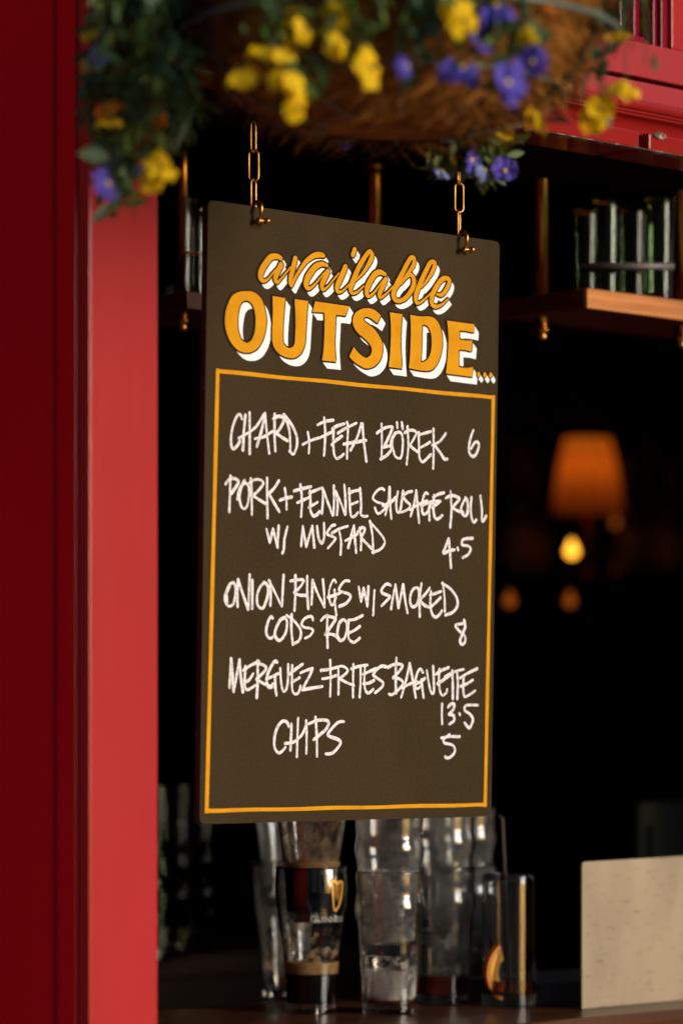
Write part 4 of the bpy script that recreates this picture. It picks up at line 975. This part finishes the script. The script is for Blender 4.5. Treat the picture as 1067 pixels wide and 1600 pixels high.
# ------------------------------------------------------------------ hanging basket
BD = 3.2; bc = atd(622, 205, BD); BX, BY = bc.x, bc.y; PX = BD/FPX
zbot = atd(622, 162, BD-.1).z-.003
rim_z = zbot+.205
basket = tag(empty('hanging_basket', (BX, BY, zbot)), 'round hanging basket lined with shaggy brown coir on a green wire frame, full of pansies', 'hanging basket')
prof = smooth_path([(.0, -.002), (.07, 0), (.125, .012), (.166, .040), (.190, .080), (.203, .125), (.210, .165), (.214, .205)], 5)
b = MB(); NN = 120
def wob(a, z): return 1+.018*mn.noise(Vector((math.cos(a)*4, math.sin(a)*4, z*30)))+.012*mn.noise(Vector((math.cos(a)*14, math.sin(a)*14, z*70)))
b.lathe(prof, NN, wob=wob); b.lathe([(.214, .205), (.205, .207), (.196, .17), (0, .165)], NN); b.build('coir_liner', M_COIR, basket)
rf = random.Random(5); fb = MB()
def pr_at(s_):
    i = min(int(s_*(len(prof)-1)), len(prof)-2); t = s_*(len(prof)-1)-i; return prof[i][0]*(1-t)+prof[i+1][0]*t, prof[i][1]*(1-t)+prof[i+1][1]*t
for i in range(5200):
    a = rf.uniform(0, 2*math.pi); s_ = rf.uniform(.1, 1)**.8; r, z = pr_at(s_); r *= 1.005; p_ = Vector((r*math.cos(a), r*math.sin(a), z))
    tng = Vector((-math.sin(a), math.cos(a), 0)); out = Vector((math.cos(a), math.sin(a), -.5 if s_ < .5 else 0)).normalized(); L_ = rf.uniform(.012, .045)
    d_ = (tng*rf.choice((-1, 1))+Vector((0, 0, rf.uniform(-.7, .5)))+out*rf.uniform(.0, .35)).normalized()
    m_ = p_+d_*L_*.5+out*rf.uniform(0, .006); e_ = p_+d_*L_+out*rf.uniform(-.004, .008)+Vector((0, 0, rf.uniform(-.008, .0)))
    wd = d_.cross(out).normalized()*rf.uniform(.0004, .0009)
    fb.add([p_-wd, p_+wd, m_+wd, m_-wd, e_], [(0, 1, 2, 3), (3, 2, 4)])
f_ = fb.build('coir_fibres', M_FIBRE, basket, fix=False); f_['kind'] = 'stuff'
wf_ = MB(); zr_ = atd(622, 62, BD).z-zbot; rr_ = .214
for (z, r, t_) in ((zr_, rr_, .0032), (.205, .219, .0032), (.030, .158, .0020)):
    wf_.tube([(r*math.cos(2*math.pi*k/64), r*math.sin(2*math.pi*k/64), z) for k in range(64)], t_, 8, closed=True)
for k in range(10):
    a = 2*math.pi*(k+.3)/10; wf_.tube([(pr_at(i/14)[0]*1.015*math.cos(a), pr_at(i/14)[0]*1.015*math.sin(a), pr_at(i/14)[1]-.003) for i in range(2, 15)], .0018, 6)
wf_.build('wire_frame', M_WIRE, basket)
hz = 3.05-zbot-.02
b = MB()
for k in range(3):
    a = 2*math.pi*k/3+.4; b.tube([(.219*math.cos(a), .219*math.sin(a), .205), (0, 0, .205+.62)], .0016, 6)
b.tube([(0, 0, .82), (0, 0, .86)], .003, 8); b.build('hanging_wires', M_WIRE, basket)
zbk = zbot+.205+.66
b = MB(); b.tube([(BX, BY+.0, zbk-.012), (BX+.010, BY, zbk-.006), (BX+.012, BY, zbk+.008), (BX, BY, zbk+.018)], .004, 8); b.tube([(BX, BY-.03, zbk+.018), (BX, YF-.012, zbk+.018)], .008, 10); b.tube([(BX, YF-.012, zbk-.18), (BX, BY+.03, zbk+.012)], .006, 8); b.box(BX-.02, BX+.02, YF-.018, YF-.0005, zbk-.22, zbk+.05)
tag(b.build('wall_bracket', M_TRAY, bevel=.001), 'black iron bracket on the pub front carrying the hanging basket', 'bracket')

# flowers and leaves
def flower_mesh(mp, me_, sz, seed, cup):
    rnd = random.Random(seed); b = MB()
    for k, (ang, ln, wd, dz) in enumerate(((90-24, 1.0, .95, -.0012), (90+24, 1.0, .95, -.0006), (188, .92, .88, .0004), (-8, .92, .88, .0008), (270, 1.0, 1.22, .0016))):
        a = R(ang+rnd.uniform(-9, 9)); NR, NW = 6, 8; vs = []
        cp = cup*rnd.uniform(.6, 1.5); tw = rnd.uniform(-.5, .5)
        for i in range(NR+1):
            t = i/NR
            for j in range(NW+1):
                s_ = (j/NW-.5)*2; hw = wd*sz*.62*math.sin(min(1, t*1.08+.07)*math.pi*.5)**.8*math.sqrt(max(0, 1-max(0, (t-.62)/.38)**2*.92))
                x = sz*ln*t*(1-.10*s_*s_*t); y = hw*s_; z = dz+cp*sz*t*t+.10*sz*t*math.sin(4*s_+seed+k)+tw*y*t*.5
                vs.append((x*math.cos(a)-y*math.sin(a), x*math.sin(a)+y*math.cos(a), z))
        b.add(vs, [(i*(NW+1)+j, i*(NW+1)+j+1, (i+1)*(NW+1)+j+1, (i+1)*(NW+1)+j) for i in range(NR) for j in range(NW)], 0, True)
    b.lathe([(0, .0032), (sz*.10, .0030), (sz*.16, .0018), (sz*.17, .0005)], 12, m=1)
    b.tube([(0, 0, -.001), (0, -.001, -.006), (0, .003, -.014), (0, .012, -.024)], [.0022, .0026, .0012, .0009], 6, m=2)
    me = bpy.data.meshes.new('flower'); me.from_pydata(b.v, [], b.f)
    for mt in (mp, me_, M_STEM): me.materials.append(mt)
    for p, mi, s_ in zip(me.polygons, b.m, b.sm): p.material_index = mi; p.use_smooth = True
    return me
FM = {k: [flower_mesh(mp, me_, sz, sd+i*7, c) for i, c in enumerate((-.25, .35, -.6))] for k, (mp, me_, sz, sd) in
      {'y': (M_YEL, M_EYE, .0185, 1), 'o': (M_ORG, M_EYE, .0185, 2), 'v': (M_VIO, M_EYEY, .0175, 3), 'b': (M_PBL, M_EYEY, .0155, 4)}.items()}
rp = random.Random(21)
FL = {'y': 'yellow flower', 'o': 'orange flower', 'v': 'violet flower', 'b': 'pale blue flower'}
def put_flower(root, px, py, dd, kind, sc=1.0, face=None):
    o = bpy.data.objects.new('flower', rp.choice(FM[kind])); COL.objects.link(o); o.parent = root; o['label'] = FL[kind]
    n = face or (-FWD*rp.uniform(.25, .8)+RGT*rp.uniform(-.5, 1.3)+UP*rp.uniform(-.6, .8)); n = n.normalized()
    o.rotation_mode = 'QUATERNION'; o.rotation_quaternion = n.to_track_quat('Z', 'Y') @ Quaternion((0, 0, 1), rp.uniform(-.6, .6))
    o.location = atd(px, py, dd)-root.location; s_ = sc*rp.uniform(.76, .94); o.scale = (s_, s_, s_); return o
def leaf(mb, p, d, nrm, L_, W_, mi):
    d = d.normalized(); sd = d.cross(nrm)
    if sd.length < 1e-4: sd = d.orthogonal()
    sd.normalize(); up = sd.cross(d); rows = ((0, .08), (.18, .62), (.45, 1), (.72, .78), (1, .02)); vs = []
    dr = rp.uniform(-.35, .15); fo = rp.uniform(.1, .4)
    for t, wq in rows:
        c = p+d*L_*t+up*L_*dr*t*t
        for s_ in (-1, 0, 1): vs.append(c+sd*W_*wq*.5*s_+up*W_*fo*abs(s_)*wq*.5)
    mb.add(vs, [(i*3+j, i*3+j+1, i*3+4+j, i*3+3+j) for i in range(4) for j in (0, 1)], mi, True)
def plant(label, stems, flowers, name='trailing_pansy', nleaf=16, ls=(.012, .026), spread=.010, group=None, mats=None, slim=1):
    P0 = stems[0][0]; root = tag(empty(name, P0), label, 'plant', group); sb, lb = MB(), MB()
    for (p0_, p1_, sag) in stems:
        mid = (p0_+p1_)/2+sag; path = [Vector(q) for q in smooth_path([tuple(p0_), tuple(mid), tuple(p1_)], 10)]
        sb.tube([q-root.location for q in path], [.0014-.0007*i/len(path) for i in range(len(path))], 5)
        for i in range(nleaf):
            t = rp.uniform(.05, 1); q = path[min(int(t*(len(path)-1)), len(path)-1)]+Vector((rp.gauss(0, 1), rp.gauss(0, 1), rp.gauss(0, 1)))*spread*.5
            d = Vector((rp.uniform(-1, 1), rp.uniform(-1, 1), rp.uniform(-2.0, .2))); nr = Vector((rp.uniform(-.6, .9), rp.uniform(-1.4, .2), rp.uniform(-.2, 1)))
            L_ = rp.uniform(*ls)*(1.35 if rp.random() < .12 else 1); leaf(lb, q-root.location, d, nr, L_, L_*rp.uniform(.38, .62)*slim, 0 if rp.random() < .55 else 1)
    sb.build('stems', M_STEM, root, fix=False); lb.build('leaves', mats or [M_LEAF, M_LEAFD], root, fix=False)
    for f in flowers: put_flower(root, *f)
    return root
def S(px0, py0, d0, px1, py1, d1, sx=0.0, sy=0.0, sz=.02): return (atd(px0, py0, d0), atd(px1, py1, d1), RGT*sx-FWD*sy+UP*sz)
stL = []
for (x, y) in ((168, 300), (182, 312), (194, 320), (208, 306), (176, 285), (160, 262), (156, 235), (152, 205), (160, 180), (228, 255), (250, 232), (265, 215), (285, 205), (298, 188), (310, 168), (240, 240), (212, 275), (190, 250), (175, 215), (200, 220), (225, 200), (250, 180), (150, 150), (270, 165), (146, 95), (150, 60), (290, 140), (200, 150), (230, 140), (180, 120), (255, 110), (170, 60), (210, 60), (155, 30)):
    d_ = rp.uniform(3.02, 3.28); stL.append(S(rp.uniform(185, 285), rp.uniform(-95, -40), d_+.02, x+rp.uniform(-6, 6), y+rp.uniform(-6, 6), d_, rp.uniform(-.02, .01), rp.uniform(-.01, .02)))
plant('thick green trail hanging from the left of the basket, flowers of four colours', stL,
      [(158, 62, 3.08, 'b', .8), (160, 20, 3.1, 'b', .8), (158, 88, 3.08, 'b', .9), (170, 160, 3.06, 'o', 1.0, (-FWD*.25-UP*.2+RGT*-.2+UP*.9)), (171, 189, 3.05, 'y', 1.05, (-FWD*.4+UP*.8)), (168, 176, 3.05, 'o', .8), (244, 188, 3.1, 'o', .65), (206, 103, 3.08, 'o', .6), (140, 50, 3.1, 'y', .6),
       (148, 230, 3.08, 'b', .7), (172, 258, 3.08, 'b', .8), (168, 287, 3.04, 'v', 1.05), (186, 305, 3.06, 'b', .6), (226, 268, 3.07, 'b', .85), (252, 262, 3.03, 'y', 1.0), (238, 283, 3.03, 'y', .85), (262, 248, 3.04, 'y', .7), (262, 160, 3.1, 'y', .4)], nleaf=66, spread=.015, ls=(.014, .03), slim=.62)
stC = [S(rp.uniform(380, 600), rp.uniform(-90, -30), 3.02, x, y, 2.97, 0, .02) for (x, y) in ((405, 60), (440, 70), (460, 95), (450, 130), (470, 160), (500, 60), (530, 75), (520, 20), (560, 70), (575, 95), (420, 20), (480, 30), (600, 40), (545, 40), (500, 100), (430, 30))]
plant('tuft of yellow pansies spilling over the front of the basket', stC,
      [(463, 14, 2.98, 'y', .85, -FWD*.5+UP), (452, 58, 2.97, 'y', 1.1), (476, 48, 2.96, 'y', .9), (438, 76, 2.96, 'y', 1.0), (408, 72, 2.97, 'y', .95, -FWD*.4+UP), (520, 32, 2.97, 'y', 1.15), (535, 62, 2.96, 'y', 1.0), (516, 86, 2.96, 'y', .7), (378, 110, 2.97, 'y', 1.15), (447, 112, 2.95, 'y', 1.15), (458, 132, 2.95, 'y', .9), (466, 168, 2.96, 'y', 1.1), (580, 106, 2.96, 'y', 1.3)], nleaf=11)
stR = [S(rp.uniform(630, 800), rp.uniform(-90, -30), 3.03, x, y, 2.98, 0, .02) for (x, y) in ((640, 95), (650, 60), (675, 80), (700, 60), (720, 105), (745, 80), (760, 110), (780, 120), (800, 130), (815, 110), (840, 80), (835, 50), (770, 60), (690, 40), (730, 40), (800, 60), (790, 90), (650, 30), (620, 60), (860, 60))]
plant('bunch of deep violet and yellow pansies over the right front of the basket', stR,
      [(775, 10, 2.98, 'v', 1.1), (760, 30, 2.98, 'v', .8), (747, 70, 2.97, 'v', 1.0), (722, 108, 2.96, 'v', 1.1), (700, 112, 2.97, 'v', .8), (745, 118, 2.96, 'v', .9), (635, 103, 2.97, 'v', .85), (792, 130, 2.95, 'v', 1.25), (812, 118, 2.96, 'v', 1.0), (832, 96, 2.96, 'v', 1.1), (798, 148, 2.96, 'v', .8), (690, 22, 2.97, 'y', 1.0), (725, 32, 2.96, 'y', 1.2), (744, 42, 2.97, 'y', .7), (824, 64, 2.97, 'y', .8), (860, 20, 3.0, 'o', .5)], nleaf=13, mats=[M_LEAFD, M_LEAF])
stT = [S(900, -60, 3.15, 965, 75, 3.12), S(915, -50, 3.15, 944, 140, 3.12, .01), S(930, -40, 3.16, 978, 135, 3.1, .01), S(940, -40, 3.15, 930, 190, 3.12, .006), S(925, -40, 3.15, 1008, 100, 3.1, .02), S(925, -30, 3.16, 880, 178, 3.12, .035), S(935, -40, 3.16, 845, 192, 3.14, .05), S(915, -20, 3.16, 990, 10, 3.1, .01)]
plant('thin trailing stems with small yellow flowers in front of the red fascia', stT,
      [(965, 63, 3.11, 'y', .85, -FWD*.4+UP), (972, 135, 3.1, 'y', .9), (986, 138, 3.1, 'y', .7), (922, 181, 3.11, 'y', 1.0), (938, 172, 3.1, 'y', 1.0), (910, 188, 3.11, 'y', .7), (846, 192, 3.13, 'y', .9), (822, 184, 3.13, 'y', .75)], nleaf=7, ls=(.014, .024))
stB = [S(rp.uniform(690, 780), 165, 3.36, x, y, 3.38, 0, 0, .01) for (x, y) in ((672, 245), (685, 262), (700, 255), (720, 240), (735, 255), (745, 235), (762, 262), (778, 255), (790, 225), (770, 215), (700, 220), (755, 268), (740, 262), (690, 232))]
plant('leafy clump with small violet flowers hanging over the right hand chain', stB,
      [(690, 268, 3.36, 'b', .85), (735, 250, 3.36, 'v', 1.0), (757, 266, 3.36, 'b', .8), (788, 268, 3.36, 'v', 1.0, -FWD+UP*.5), (783, 208, 3.35, 'y', .85), (540, 222, 3.38, 'v', .6), (706, 252, 3.36, 'y', .4)], nleaf=34, ls=(.014, .026), slim=.75, mats=[M_LEAFP, M_LEAF])
